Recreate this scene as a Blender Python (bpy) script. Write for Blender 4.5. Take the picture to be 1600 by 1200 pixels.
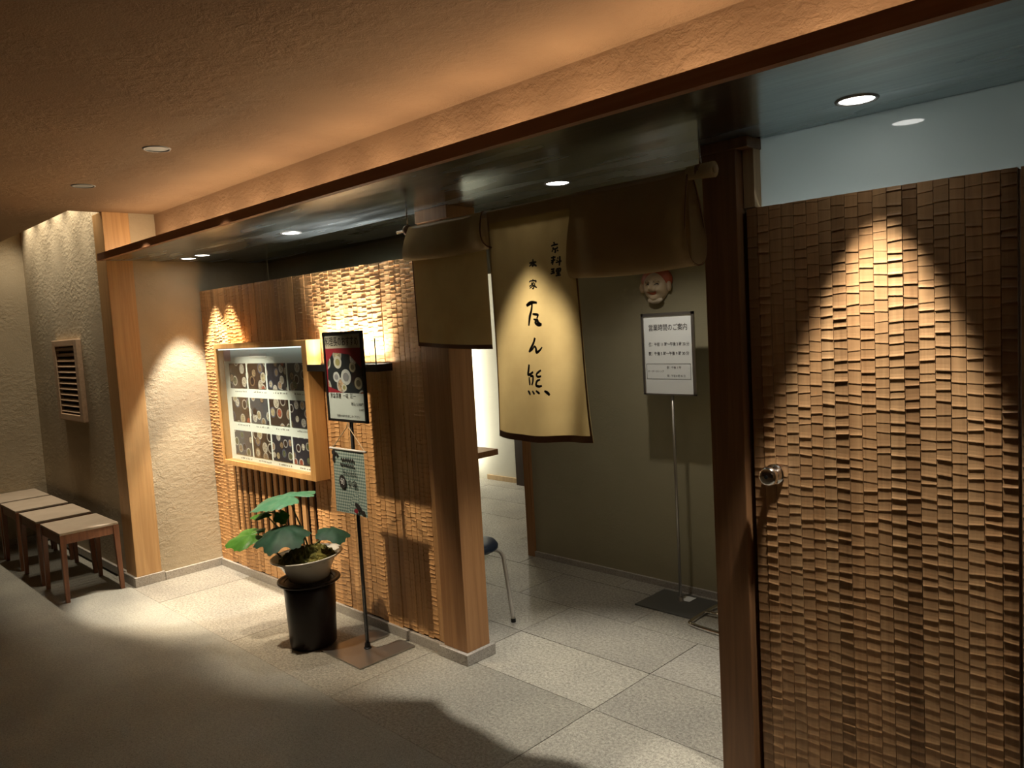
import bpy, bmesh, math, random
from mathutils import Vector, Matrix
random.seed(7)
for o in list(bpy.data.objects): bpy.data.objects.remove(o, do_unlink=True)
SC = bpy.context.scene
COL = SC.collection

# ------------------------------------------------------------------ camera
FPX, YAW, PITCH, ROLL, CAMZ = 1207.69, 0.784124, -0.078902, -0.056764, 1.65
fw = Vector((-math.sin(YAW)*math.cos(PITCH), math.cos(YAW)*math.cos(PITCH), math.sin(PITCH)))
rt = Vector((math.cos(YAW), math.sin(YAW), 0)); up = rt.cross(fw)
cr, sr = math.cos(ROLL), math.sin(ROLL)
RT = cr*rt + sr*up; UP = -sr*rt + cr*up
cam = bpy.data.cameras.new('camera'); camo = bpy.data.objects.new('camera', cam); COL.objects.link(camo)
cam.sensor_width = 36; cam.lens = FPX/1600*36; cam.clip_start = 0.05
camo.matrix_world = Matrix(((RT.x, UP.x, -fw.x, 0), (RT.y, UP.y, -fw.y, 0), (RT.z, UP.z, -fw.z, CAMZ), (0, 0, 0, 1)))
SC.camera = camo

# ------------------------------------------------------------------ world / exposure
w = bpy.data.worlds.new('world'); SC.world = w; w.use_nodes = True
bg = w.node_tree.nodes['Background']; bg.inputs[0].default_value = (1.0, 0.80, 0.60, 1); bg.inputs[1].default_value = 0.02
vs = SC.view_settings
vs.view_transform = 'Standard'; vs.look = 'None'; vs.exposure = 0.15; vs.gamma = 1.0; vs.use_curve_mapping = False

def on(px, py, Y):
    """point of the vertical plane y = Y measured at a photo pixel"""
    d = RT*((px-800)/FPX) - UP*((py-600)/FPX) + fw
    return Vector((0, 0, CAMZ)) + d*(Y/d.y)
def at(px, py, D):
    return Vector((0, 0, CAMZ)) + (RT*((px-800)/FPX) - UP*((py-600)/FPX) + fw)*D

# ------------------------------------------------------------------ light helpers
def spot(name, loc, energy, size, blend, color, radius=0.02, direction=(0, 0, -1), parent=None):
    l = bpy.data.lights.new(name, 'SPOT'); l.energy = energy; l.spot_size = math.radians(size); l.spot_blend = blend
    l.color = color; l.shadow_soft_size = radius
    o = bpy.data.objects.new(name, l); COL.objects.link(o)
    o.rotation_euler = Vector(direction).to_track_quat('-Z', 'Y').to_euler()
    o.location = Vector(loc)
    if parent: o.parent = parent; o.location = Vector(loc) - wloc(parent)
    return o
def point(name, loc, energy, color, radius=0.03):
    l = bpy.data.lights.new(name, 'POINT'); l.energy = energy; l.color = color; l.shadow_soft_size = radius
    o = bpy.data.objects.new(name, l); COL.objects.link(o); o.location = loc
    return o
def area(name, loc, sx, sy, energy, color, direction):
    l = bpy.data.lights.new(name, 'AREA'); l.shape = 'RECTANGLE'; l.size = sx; l.size_y = sy; l.energy = energy; l.color = color
    o = bpy.data.objects.new(name, l); COL.objects.link(o); o.location = loc
    o.rotation_euler = Vector(direction).to_track_quat('-Z', 'Y').to_euler()
    return o
WARM = (1.0, 0.83, 0.62); WHITE = (1.0, 0.92, 0.80); AMBER = (1.0, 0.62, 0.34)

# ------------------------------------------------------------------ materials
def nt(name):
    m = bpy.data.materials.new(name); m.use_nodes = True
    n = m.node_tree.nodes; return m, n, m.node_tree.links, n['Principled BSDF']
def simple(name, col, rough=0.5, metal=0.0, spec=0.5, coat=0.0):
    m, n, l, b = nt(name)
    b.inputs['Base Color'].default_value = (*col, 1); b.inputs['Roughness'].default_value = rough
    b.inputs['Metallic'].default_value = metal; b.inputs['Specular IOR Level'].default_value = spec
    b.inputs['Coat Weight'].default_value = coat
    return m
def noise(n, l, vec, scale, detail=4, rough=0.55):
    t = n.new('ShaderNodeTexNoise'); t.inputs['Scale'].default_value = scale; t.inputs['Detail'].default_value = detail
    t.inputs['Roughness'].default_value = rough; l.new(vec, t.inputs['Vector']); return t
def ramp(n, l, fac, stops):
    r = n.new('ShaderNodeValToRGB'); l.new(fac, r.inputs[0])
    e = r.color_ramp.elements
    while len(e) > 1: e.remove(e[-1])
    e[0].position = stops[0][0]; e[0].color = (*stops[0][1], 1)
    for p, c in stops[1:]:
        k = e.new(p); k.color = (*c, 1)
    return r
def coords(n, l, scale=(1, 1, 1), world=True):
    if world:
        g = n.new('ShaderNodeNewGeometry'); src = g.outputs['Position']
    else:
        g = n.new('ShaderNodeTexCoord'); src = g.outputs['Object']
    mp = n.new('ShaderNodeMapping'); mp.inputs['Scale'].default_value = scale; l.new(src, mp.inputs['Vector'])
    return mp.outputs['Vector']
def bump(n, l, b, h, strength, dist, chain=None):
    bp = n.new('ShaderNodeBump'); bp.inputs['Strength'].default_value = strength; bp.inputs['Distance'].default_value = dist
    l.new(h, bp.inputs['Height'])
    if chain: l.new(chain.outputs['Normal'], bp.inputs['Normal'])
    l.new(bp.outputs['Normal'], b.inputs['Normal']); return bp
def mul(n, l, a, c, mode='MULTIPLY', fac=1.0):
    m = n.new('ShaderNodeMix'); m.data_type = 'RGBA'; m.blend_type = mode; m.inputs[0].default_value = fac
    l.new(a, m.inputs[6]); l.new(c, m.inputs[7]); return m.outputs[2]

def plaster(name, c0, c1, b1=0.5, b2=0.6, scale=1.0):
    m, n, l, b = nt(name)
    v = coords(n, l)
    big = noise(n, l, v, 1.6*scale, 5)
    cr_ = ramp(n, l, big.outputs[0], [(0.3, c0), (0.7, c1)])
    l.new(cr_.outputs[0], b.inputs['Base Color']); b.inputs['Roughness'].default_value = 0.9; b.inputs['Specular IOR Level'].default_value = 0.2
    tv = coords(n, l, (24*scale, 24*scale, 34*scale))
    tn = noise(n, l, tv, 1.0, 7, 0.62); tn.inputs['Distortion'].default_value = 0.35
    mask = noise(n, l, v, 2.6*scale, 3)
    mr = ramp(n, l, mask.outputs[0], [(0.38, (0.08,)*3), (0.66, (1,)*3)])
    rr = ramp(n, l, tn.outputs[0], [(0.42, (0,)*3), (0.60, (0.8,)*3), (0.70, (1,)*3)])
    hh = mul(n, l, rr.outputs[0], mr.outputs[0])
    p1 = bump(n, l, b, hh, b1, 0.007)
    fn = noise(n, l, v, 160, 4)
    bump(n, l, b, fn.outputs[0], b2, 0.0025, p1)
    return m
def wood(name, c0, c1, rough=0.5, vert=True, rnd=0.35, grain=1.0, spec=0.4, axis='z'):
    m, n, l, b = nt(name)
    sc = {'z': (38, 38, 1.6), 'x': (1.6, 38, 38), 'y': (38, 1.6, 38)}[axis]
    v = coords(n, l, sc)
    oi = n.new('ShaderNodeObjectInfo')
    add = n.new('ShaderNodeVectorMath'); add.operation = 'ADD'
    mlt = n.new('ShaderNodeMath'); mlt.operation = 'MULTIPLY'; mlt.inputs[1].default_value = 71.0; l.new(oi.outputs['Random'], mlt.inputs[0])
    l.new(v, add.inputs[0]); l.new(mlt.outputs[0], add.inputs[1])
    t = noise(n, l, add.outputs[0], grain, 6, 0.6); t.inputs['Distortion'].default_value = 0.8
    r = ramp(n, l, t.outputs[0], [(0.28, c0), (0.5, tuple((a+d)/2 for a, d in zip(c0, c1))), (0.72, c1)])
    rv = ramp(n, l, oi.outputs['Random'], [(0, (1-rnd, 1-rnd*1.15, 1-rnd*1.3)), (0.45, (1, 0.98, 0.95)), (0.8, (1, 0.93, 0.86)), (1, (1, 1, 1.02))])
    l.new(mul(n, l, r.outputs[0], rv.outputs[0]), b.inputs['Base Color'])
    b.inputs['Roughness'].default_value = rough; b.inputs['Specular IOR Level'].default_value = spec
    bump(n, l, b, t.outputs[0], 0.25, 0.0015)
    return m
def stone(name, c0, c1, c2, rough=0.5, rnd=0.25, bstr=0.35):
    m, n, l, b = nt(name)
    v = coords(n, l)
    a = noise(n, l, v, 70, 6, 0.8)
    big = noise(n, l, v, 2.2, 4)
    sp = noise(n, l, v, 190, 3, 0.7)
    r = ramp(n, l, a.outputs[0], [(0.32, c0), (0.5, c1), (0.68, c2)])
    rs = ramp(n, l, sp.outputs[0], [(0.36, (0.3,)*3), (0.44, (1,)*3), (0.62, (1,)*3), (0.7, (1.35,)*3)])
    rb = ramp(n, l, big.outputs[0], [(0.3, (0.78, 0.77, 0.75)), (0.7, (1.08, 1.06, 1.0))])
    oi = n.new('ShaderNodeObjectInfo')
    
    c = mul(n, l, r.outputs[0], rs.outputs[0]); c = mul(n, l, c, rb.outputs[0]); c = mul(n, l, c, oi.outputs['Color'])
    l.new(c, b.inputs['Base Color']); b.inputs['Specular IOR Level'].default_value = 0.4
    rr = ramp(n, l, a.outputs[0], [(0.3, (rough+0.15,)*3), (0.7, (rough-0.1,)*3)]); l.new(rr.outputs[0], b.inputs['Roughness'])
    p = bump(n, l, b, a.outputs[0], bstr, 0.004); bump(n, l, b, sp.outputs[0], bstr, 0.0015, p)
    return m
def emis(name, col, s):
    m = bpy.data.materials.new(name); m.use_nodes = True; n = m.node_tree.nodes; n.clear()
    e = n.new('ShaderNodeEmission'); e.inputs[0].default_value = (*col, 1); e.inputs[1].default_value = s
    o = n.new('ShaderNodeOutputMaterial'); m.node_tree.links.new(e.outputs[0], o.inputs[0]); return m
def clear_glass(name, tint=(1, 1, 1), refl=1.0):
    m = bpy.data.materials.new(name); m.use_nodes = True; n = m.node_tree.nodes; n.clear(); l = m.node_tree.links
    t = n.new('ShaderNodeBsdfTransparent'); t.inputs[0].default_value = (*tint, 1)
    g = n.new('ShaderNodeBsdfGlossy'); g.inputs['Roughness'].default_value = 0.03
    f = n.new('ShaderNodeLayerWeight'); f.inputs[0].default_value = 0.5      # same reflectance from both faces of the pane
    k5 = n.new('ShaderNodeMath'); k5.operation = 'POWER'; k5.inputs[1].default_value = 5; l.new(f.outputs['Facing'], k5.inputs[0])
    k = n.new('ShaderNodeMath'); k.operation = 'MULTIPLY_ADD'; k.inputs[1].default_value = 0.9*refl; k.inputs[2].default_value = 0.035*refl; l.new(k5.outputs[0], k.inputs[0])
    x = n.new('ShaderNodeMixShader'); l.new(k.outputs[0], x.inputs[0]); l.new(t.outputs[0], x.inputs[1]); l.new(g.outputs[0], x.inputs[2])
    o = n.new('ShaderNodeOutputMaterial'); l.new(x.outputs[0], o.inputs[0]); return m
def cloth(name, c0, c1, trans=0.45, weave=900):
    m = bpy.data.materials.new(name); m.use_nodes = True; n = m.node_tree.nodes; l = m.node_tree.links; n.clear()
    v = coords(n, l)
    t = noise(n, l, v, 7, 5); r = ramp(n, l, t.outputs[0], [(0.3, c0), (0.7, c1)])
    d = n.new('ShaderNodeBsdfDiffuse'); tr = n.new('ShaderNodeBsdfTranslucent')
    l.new(r.outputs[0], d.inputs[0]); l.new(r.outputs[0], tr.inputs[0])
    fv = coords(n, l, (1, 1, 1.0)); fn = noise(n, l, fv, weave, 2)
    bp = n.new('ShaderNodeBump'); bp.inputs['Strength'].default_value = 0.3; bp.inputs['Distance'].default_value = 0.001
    l.new(fn.outputs[0], bp.inputs['Height']); l.new(bp.outputs[0], d.inputs['Normal'])
    x = n.new('ShaderNodeMixShader'); x.inputs[0].default_value = trans
    l.new(d.outputs[0], x.inputs[1]); l.new(tr.outputs[0], x.inputs[2])
    o = n.new('ShaderNodeOutputMaterial'); l.new(x.outputs[0], o.inputs[0]); return m

M = {}
M['plaster'] = plaster('plaster_beige', (0.40, 0.33, 0.22), (0.50, 0.42, 0.29), 0.45, 0.5)
M['plaster_warm'] = plaster('plaster_warm', (0.27, 0.172, 0.10), (0.35, 0.23, 0.132), 0.5, 0.5, 0.8)
M['plaster_in'] = plaster('plaster_olive', (0.30, 0.27, 0.17), (0.34, 0.30, 0.195), 0.12, 0.3)
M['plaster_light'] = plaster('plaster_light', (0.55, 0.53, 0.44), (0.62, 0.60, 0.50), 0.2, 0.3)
M['carved'] = wood('wood_carved', (0.46, 0.25, 0.10), (0.68, 0.40, 0.175), 0.5, rnd=0.35)
M['carved_dark'] = wood('wood_carved_door', (0.36, 0.205, 0.095), (0.56, 0.345, 0.17), 0.48, rnd=0.4)
M['slat'] = wood('wood_slat', (0.52, 0.30, 0.15), (0.70, 0.44, 0.24), 0.5, rnd=0.15)
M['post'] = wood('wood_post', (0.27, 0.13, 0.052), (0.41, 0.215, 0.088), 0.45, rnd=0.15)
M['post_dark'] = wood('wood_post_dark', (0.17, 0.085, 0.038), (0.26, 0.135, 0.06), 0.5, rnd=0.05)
M['pillar'] = wood('wood_pillar', (0.46, 0.27, 0.11), (0.62, 0.39, 0.175), 0.42, rnd=0.1)
M['stile'] = wood('wood_stile', (0.40, 0.29, 0.16), (0.55, 0.41, 0.24), 0.5, rnd=0.1)
M['trim'] = wood('wood_trim', (0.24, 0.115, 0.055), (0.36, 0.18, 0.09), 0.6, rnd=0.1, axis='x')
M['frame'] = wood('wood_frame', (0.50, 0.27, 0.09), (0.66, 0.39, 0.15), 0.35, rnd=0.1)
M['stoolwood'] = wood('wood_stool', (0.17, 0.07, 0.035), (0.30, 0.13, 0.06), 0.35, rnd=0.15)
M['darkwood'] = wood('wood_dark', (0.035, 0.022, 0.014), (0.06, 0.038, 0.024), 0.5, rnd=0.1)
M['grille'] = wood('wood_vent', (0.44, 0.31, 0.20), (0.58, 0.42, 0.28), 0.5, rnd=0.1, axis='x')
M['stone'] = stone('stone_tile', (0.16, 0.15, 0.13), (0.355, 0.335, 0.295), (0.54, 0.515, 0.46), 0.42, 0.3)
M['stone_out'] = stone('stone_outer', (0.25, 0.245, 0.215), (0.32, 0.315, 0.28), (0.38, 0.375, 0.33), 0.5, 0.05, 0.15)
M['stone_base'] = stone('stone_base', (0.33, 0.30, 0.27), (0.42, 0.39, 0.35), (0.5, 0.47, 0.43), 0.5, 0.1, 0.15)
M['grout'] = simple('grout', (0.10, 0.09, 0.075), 0.9)
M['recess'] = simple('recess_dark', (0.04, 0.018, 0.010), 0.9)
M['black'] = simple('black_metal', (0.012, 0.012, 0.012), 0.4, 0.3)
M['steel'] = simple('brushed_steel', (0.42, 0.39, 0.35), 0.34, 0.9)
M['chrome'] = simple('chrome', (0.82, 0.80, 0.77), 0.12, 1.0)
M['grey_metal'] = simple('grey_metal', (0.16, 0.16, 0.15), 0.45, 0.6)
M['white_metal'] = simple('white_enamel', (0.62, 0.60, 0.55), 0.35)
M['paper'] = simple('paper_white', (0.78, 0.80, 0.78), 0.6)
M['paper_cool'] = simple('paper_cool', (0.84, 0.92, 0.90), 0.5)
M['ink'] = simple('ink_black', (0.015, 0.012, 0.012), 0.7)
M['noren'] = cloth('noren_cloth', (0.48, 0.335, 0.135), (0.56, 0.40, 0.165), 0.47)
M['noren_fold'] = cloth('noren_cloth_doubled', (0.44, 0.31, 0.155), (0.50, 0.36, 0.185), 0.22)
M['piping'] = simple('noren_hem', (0.16, 0.075, 0.03), 0.8)
M['bamboo'] = wood('bamboo_rod', (0.36, 0.24, 0.12), (0.50, 0.36, 0.19), 0.4, rnd=0.05, axis='x')
M['fabric'] = cloth('seat_fabric', (0.44, 0.36, 0.27), (0.50, 0.41, 0.31), 0.0, 500)
M['blue'] = simple('blue_vinyl', (0.018, 0.035, 0.075), 0.38)
M['ceramic'] = simple('ceramic_glaze', (0.62, 0.585, 0.50), 0.22, coat=0.4)
M['brownpot'] = simple('brown_lacquer', (0.018, 0.011, 0.010), 0.34, spec=0.25, coat=0.08)
M['lens'] = emis('downlight_lens', (1.0, 0.97, 0.90), 14)
M['lens_off'] = simple('lens_frosted', (0.40, 0.42, 0.40), 0.5, 0.0, 0.3)
M['glass'] = clear_glass('pane_glass', (0.97, 0.99, 0.98))
M['plate_glass'] = clear_glass('plate_glass', (0.93, 0.97, 0.95))
M['glass_edge'] = simple('glass_edge', (0.03, 0.10, 0.11), 0.1, 0, 0.8)
M['cord'] = simple('cord', (0.55, 0.42, 0.26), 0.8)

# brushed dark metal of the soffit
m, n, l, b = nt('soffit_metal')
v = coords(n, l, (3, 60, 1)); t = noise(n, l, v, 1.0, 5)
v2 = coords(n, l, (0.9, 5, 1)); t2 = noise(n, l, v2, 1.0, 3)
r = ramp(n, l, t2.outputs[0], [(0.35, (0.16,)*3), (0.7, (0.34,)*3)]); l.new(r.outputs[0], b.inputs['Roughness'])
c = ramp(n, l, t.outputs[0], [(0.3, (0.36, 0.42, 0.43)), (0.7, (0.46, 0.52, 0.53))]); l.new(c.outputs[0], b.inputs['Base Color'])
b.inputs['Metallic'].default_value = 1.0
bump(n, l, b, t.outputs[0], 0.05, 0.002)
M['soffit'] = m
# frosted glass: diffuses the room's light, still mirrors the lamp
m = bpy.data.materials.new('frosted_glass'); m.use_nodes = True; n = m.node_tree.nodes; l = m.node_tree.links; n.clear()
tr = n.new('ShaderNodeBsdfTranslucent'); tr.inputs[0].default_value = (0.72, 0.76, 0.74, 1)
df = n.new('ShaderNodeBsdfDiffuse'); df.inputs[0].default_value = (0.55, 0.60, 0.58, 1)
x1 = n.new('ShaderNodeMixShader'); x1.inputs[0].default_value = 0.6; l.new(df.outputs[0], x1.inputs[1]); l.new(tr.outputs[0], x1.inputs[2])
gl = n.new('ShaderNodeBsdfGlossy'); gl.inputs['Roughness'].default_value = 0.04
fr = n.new('ShaderNodeFresnel'); fr.inputs[0].default_value = 1.5
x2 = n.new('ShaderNodeMixShader'); l.new(fr.outputs[0], x2.inputs[0]); l.new(x1.outputs[0], x2.inputs[1]); l.new(gl.outputs[0], x2.inputs[2])
o = n.new('ShaderNodeOutputMaterial'); l.new(x2.outputs[0], o.inputs[0]); M['frosted'] = m

def leafmat(name, c0, c1, rough=0.35):
    m, n, l, b = nt(name)
    v = coords(n, l); t = noise(n, l, v, 22, 4)
    r = ramp(n, l, t.outputs[0], [(0.3, c0), (0.7, c1)]); l.new(r.outputs[0], b.inputs['Base Color'])
    b.inputs['Roughness'].default_value = rough; b.inputs['Specular IOR Level'].default_value = 0.25
    b.inputs['Subsurface Weight'].default_value = 0.0
    return m
M['leaf'] = leafmat('leaf_dark', (0.009, 0.036, 0.020), (0.018, 0.062, 0.032), 0.6)
M['leaf_lit'] = leafmat('leaf_lit_green', (0.05, 0.16, 0.02), (0.09, 0.24, 0.035), 0.4)  # leaves in the light: their brightness is put into a brighter green
M['leaf_sheen'] = leafmat('leaf_sheen_bluish', (0.06, 0.19, 0.10), (0.10, 0.27, 0.15), 0.38)  # glossy reflection on the top leaf, put into a paler bluish green
M['stem'] = simple('stem_green', (0.10, 0.12, 0.04), 0.5)
M['moss'] = leafmat('moss', (0.05, 0.055, 0.012), (0.20, 0.17, 0.04), 0.95)

# printed food photographs: a dark tray with round dishes, different on every card
def foodprint(name, bgc, plate, accents, scale):
    m, n, l, b = nt(name)
    tc = n.new('ShaderNodeTexCoord'); oi = n.new('ShaderNodeObjectInfo')
    k = n.new('ShaderNodeMath'); k.operation = 'MULTIPLY'; k.inputs[1].default_value = 53; l.new(oi.outputs['Random'], k.inputs[0])
    a = n.new('ShaderNodeVectorMath'); a.operation = 'ADD'; sxy = n.new('ShaderNodeSeparateXYZ'); l.new(tc.outputs['Object'], sxy.inputs[0]); cxy = n.new('ShaderNodeCombineXYZ'); l.new(sxy.outputs[0], cxy.inputs[0]); l.new(sxy.outputs[2], cxy.inputs[1])
    l.new(cxy.outputs[0], a.inputs[0]); l.new(k.outputs[0], a.inputs[1])
    vo = n.new('ShaderNodeTexVoronoi'); vo.voronoi_dimensions = '2D'; vo.inputs['Scale'].default_value = scale; vo.inputs['Randomness'].default_value = 0.9
    l.new(a.outputs[0], vo.inputs['Vector'])
    ring = ramp(n, l, vo.outputs['Distance'], [(0.0, (0, 0, 0)), (0.27, (0, 0, 0)), (0.285, (0.8,)*3), (0.345, (1, 1, 1)), (0.36, (0.2,)*3), (0.40, (0, 0, 0))])
    core = ramp(n, l, vo.outputs['Distance'], [(0.0, (1, 1, 1)), (0.26, (1, 1, 1)), (0.285, (0, 0, 0))])
    sx = n.new('ShaderNodeSeparateColor'); l.new(vo.outputs['Color'], sx.inputs[0])
    acc = ramp(n, l, sx.outputs[0], [(i/len(accents), c) for i, c in enumerate(accents)]); acc.color_ramp.interpolation = 'CONSTANT'
    nn = noise(n, l, a.outputs[0], scale*9, 3); nr = ramp(n, l, nn.outputs[0], [(0.35, (0.35,)*3), (0.65, (1.3,)*3)])
    ac = mul(n, l, acc.outputs[0], nr.outputs[0])
    def mixf(fac, c1, c2):
        mm = n.new('ShaderNodeMix'); mm.data_type = 'RGBA'; l.new(fac, mm.inputs[0])
        if isinstance(c1, tuple): mm.inputs[6].default_value = (*c1, 1)
        else: l.new(c1, mm.inputs[6])
        if isinstance(c2, tuple): mm.inputs[7].default_value = (*c2, 1)
        else: l.new(c2, mm.inputs[7])
        return mm.outputs[2]
    pc = ramp(n, l, sx.outputs[1], [(0.0, plate), (0.36, (0.035, 0.025, 0.025)), (0.52, tuple(q*0.8 for q in plate)), (0.70, (0.13, 0.15, 0.24)), (0.82, (0.28, 0.19, 0.11)), (0.92, plate)]); pc.color_ramp.interpolation = 'CONSTANT'
    c = mixf(ring.outputs[0], bgc, pc.outputs[0]); c = mixf(core.outputs[0], c, ac)
    l.new(c, b.inputs['Base Color']); b.inputs['Roughness'].default_value = 0.35
    return m
ACC = [(0.36, 0.10, 0.06), (0.46, 0.40, 0.26), (0.14, 0.16, 0.09), (0.48, 0.33, 0.22), (0.58, 0.56, 0.5), (0.03, 0.02, 0.02), (0.05, 0.03, 0.03), (0.5, 0.46, 0.38), (0.30, 0.22, 0.14)]
M['food1'] = foodprint('print_wood_tray', (0.055, 0.035, 0.026), (0.62, 0.60, 0.55), ACC, 11)
M['food2'] = foodprint('print_dark_tray', (0.030, 0.030, 0.045), (0.66, 0.66, 0.66), ACC, 14)
M['food3'] = foodprint('print_grey_tray', (0.075, 0.080, 0.095), (0.60, 0.64, 0.62), ACC, 12.5)
M['food4'] = foodprint('print_poster_dishes', (0.022, 0.026, 0.030), (0.50, 0.50, 0.48), ACC, 9)
M['red'] = simple('print_red', (0.26, 0.018, 0.03), 0.5)
M['poster_paper'] = simple('poster_paper', (0.58, 0.62, 0.61), 0.3)
M['title_paper'] = simple('title_paper', (0.55, 0.51, 0.42), 0.4)
# checkered print of the small hanging banner
m, n, l, b = nt('checker_cloth')
g = n.new('ShaderNodeNewGeometry'); mp = n.new('ShaderNodeMapping'); mp.inputs['Rotation'].default_value = (0, math.radians(45), 0)
l.new(g.outputs['Position'], mp.inputs['Vector'])
ck = n.new('ShaderNodeTexChecker'); ck.inputs['Scale'].default_value = 90; ck.inputs['Color1'].default_value = (0.10, 0.17, 0.15, 1); ck.inputs['Color2'].default_value = (0.40, 0.48, 0.42, 1)
l.new(mp.outputs[0], ck.inputs['Vector']); l.new(ck.outputs[0], b.inputs['Base Color']); b.inputs['Roughness'].default_value = 0.8
M['checker'] = m

# ------------------------------------------------------------------ object helpers
def wloc(o):
    p = Vector((0, 0, 0))
    while o is not None: p += o.location; o = o.parent
    return p
def tag(o, label=None, cat=None, group=None, kind=None):
    if label: o['label'] = label
    if cat: o['category'] = cat
    if group: o['group'] = group
    if kind: o['kind'] = kind
    return o
def thing(name, label, cat, loc, group=None):
    o = bpy.data.objects.new(name, None); COL.objects.link(o); o.location = loc; o.empty_display_size = 0.1
    return tag(o, label, cat, group)
def obj(name, bm, mat, parent=None, smooth=False, bev=0, kind=None):
    """bmesh given in world coordinates -> one mesh object (child coordinates made relative to its parent)"""
    off = wloc(parent) if parent else Vector((0, 0, 0))
    if off.length > 0: bmesh.ops.translate(bm, verts=bm.verts, vec=-off)
    if bev: bmesh.ops.bevel(bm, geom=[e for e in bm.edges if len(e.link_faces) == 2 and e.calc_face_angle(0) > 0.7], offset=bev, segments=2, profile=0.7, affect='EDGES')
    bmesh.ops.recalc_face_normals(bm, faces=bm.faces)
    me = bpy.data.meshes.new(name); bm.to_mesh(me); bm.free()
    if smooth:
        for p in me.polygons: p.use_smooth = True
    if mat: me.materials.append(M[mat] if isinstance(mat, str) else mat)
    o = bpy.data.objects.new(name, me); COL.objects.link(o)
    if parent: o.parent = parent
    if kind: o['kind'] = kind
    return o
def struct(name, bm, mat, label, bev=0):
    return tag(obj(name, bm, mat, None, bev=bev), label, None, None, 'structure')
def B(*boxes):
    bm = bmesh.new()
    for x0, x1, y0, y1, z0, z1 in boxes:
        v = [bm.verts.new((x, y, z)) for x in (x0, x1) for y in (y0, y1) for z in (z0, z1)]
        for f in ((0, 1, 3, 2), (4, 6, 7, 5), (0, 4, 5, 1), (2, 3, 7, 6), (0, 2, 6, 4), (1, 5, 7, 3)): bm.faces.new([v[i] for i in f])
    return bm
def tube(bm, pts, rad, seg=10, cap=True):
    pts = [Vector(p) for p in pts]; rads = rad if isinstance(rad, (list, tuple)) else [rad]*len(pts)
    rings = []; ref = None
    for i, p in enumerate(pts):
        d = (pts[min(i+1, len(pts)-1)] - pts[max(i-1, 0)]).normalized()
        if ref is None: ref = Vector((0, 0, 1)) if abs(d.z) < 0.9 else Vector((1, 0, 0))
        a = d.cross(ref).normalized(); c = d.cross(a).normalized(); ref = a.cross(d) if a.cross(d).length > 0.1 else ref
        rings.append([bm.verts.new(p + (a*math.cos(2*math.pi*k/seg) + c*math.sin(2*math.pi*k/seg))*rads[i]) for k in range(seg)])
    for r0, r1 in zip(rings, rings[1:]):
        for k in range(seg): bm.faces.new((r0[k], r0[(k+1) % seg], r1[(k+1) % seg], r1[k]))
    if cap: bm.faces.new(rings[0]); bm.faces.new(rings[-1][::-1])
    return bm
def T(pts, rad, seg=10): return tube(bmesh.new(), pts, rad, seg)
def lathe(prof, c, seg=40, close=False):
    bm = bmesh.new(); rings = []
    for r, z in prof:
        if r < 1e-6: rings.append([bm.verts.new((c[0], c[1], c[2]+z))])
        else: rings.append([bm.verts.new((c[0]+r*math.cos(2*math.pi*k/seg), c[1]+r*math.sin(2*math.pi*k/seg), c[2]+z)) for k in range(seg)])
    prs = list(zip(rings, rings[1:]))
    if close: prs.append((rings[-1], rings[0]))
    for a, d in prs:
        for k in range(seg):
            q = [a[k % len(a)], a[(k+1) % len(a)], d[(k+1) % len(d)], d[k % len(d)]]
            u = []
            for t_ in q:
                if t_ not in u: u.append(t_)
            if len(u) > 2: bm.faces.new(u)
    return bm
def text(body, name, size, x, z, Y, mat, parent, align='CENTER', sx=1.0, bold=0.0, fy=None, vspace=1.0):
    """lettering on a vertical plane that faces the corridor (-Y)"""
    cu = bpy.data.curves.new('t', 'FONT'); cu.body = body; cu.size = size; cu.align_x = align; cu.align_y = 'CENTER'
    cu.offset = bold; cu.resolution_u = 2; cu.space_line = vspace
    o = bpy.data.objects.new('t', cu); COL.objects.link(o)
    dg = bpy.context.evaluated_depsgraph_get(); me = bpy.data.meshes.new_from_object(o.evaluated_get(dg))
    bm = bmesh.new(); bm.from_mesh(me)
    bpy.data.objects.remove(o, do_unlink=True); bpy.data.curves.remove(cu); bpy.data.meshes.remove(me)
    for v in bm.verts:
        X, Z = x + v.co.x*sx, z + v.co.y
        v.co = (X, fy(X, Z) if fy else Y, Z)
    return obj(name, bm, mat, parent)
def catmull(pts, n=6):
    out = []
    for i in range(len(pts)-1):
        p0, p1, p2, p3 = pts[max(i-1, 0)], pts[i], pts[i+1], pts[min(i+2, len(pts)-1)]
        for k in range(n):
            t = k/n
            out.append(tuple(0.5*((2*b)+(-a+c)*t+(2*a-5*b+4*c-d)*t*t+(-a+3*b-3*c+d)*t**3) for a, b, c, d in zip(p0, p1, p2, p3)))
    out.append(tuple(pts[-1])); return out

# ================================================================== STRUCTURE
SOF = 2.21; CEI = 2.53
XR = 1.6            # how far the corridor goes on to the right
fl = struct('floor', B((-7.7, XR, -3.2, 1.765, -0.06, 0.0), (-7.7, XR, 1.765, 6.2, -0.06, -0.02)), 'stone_out', 'smooth grey stone floor of the corridor and the paved entrance')
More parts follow.
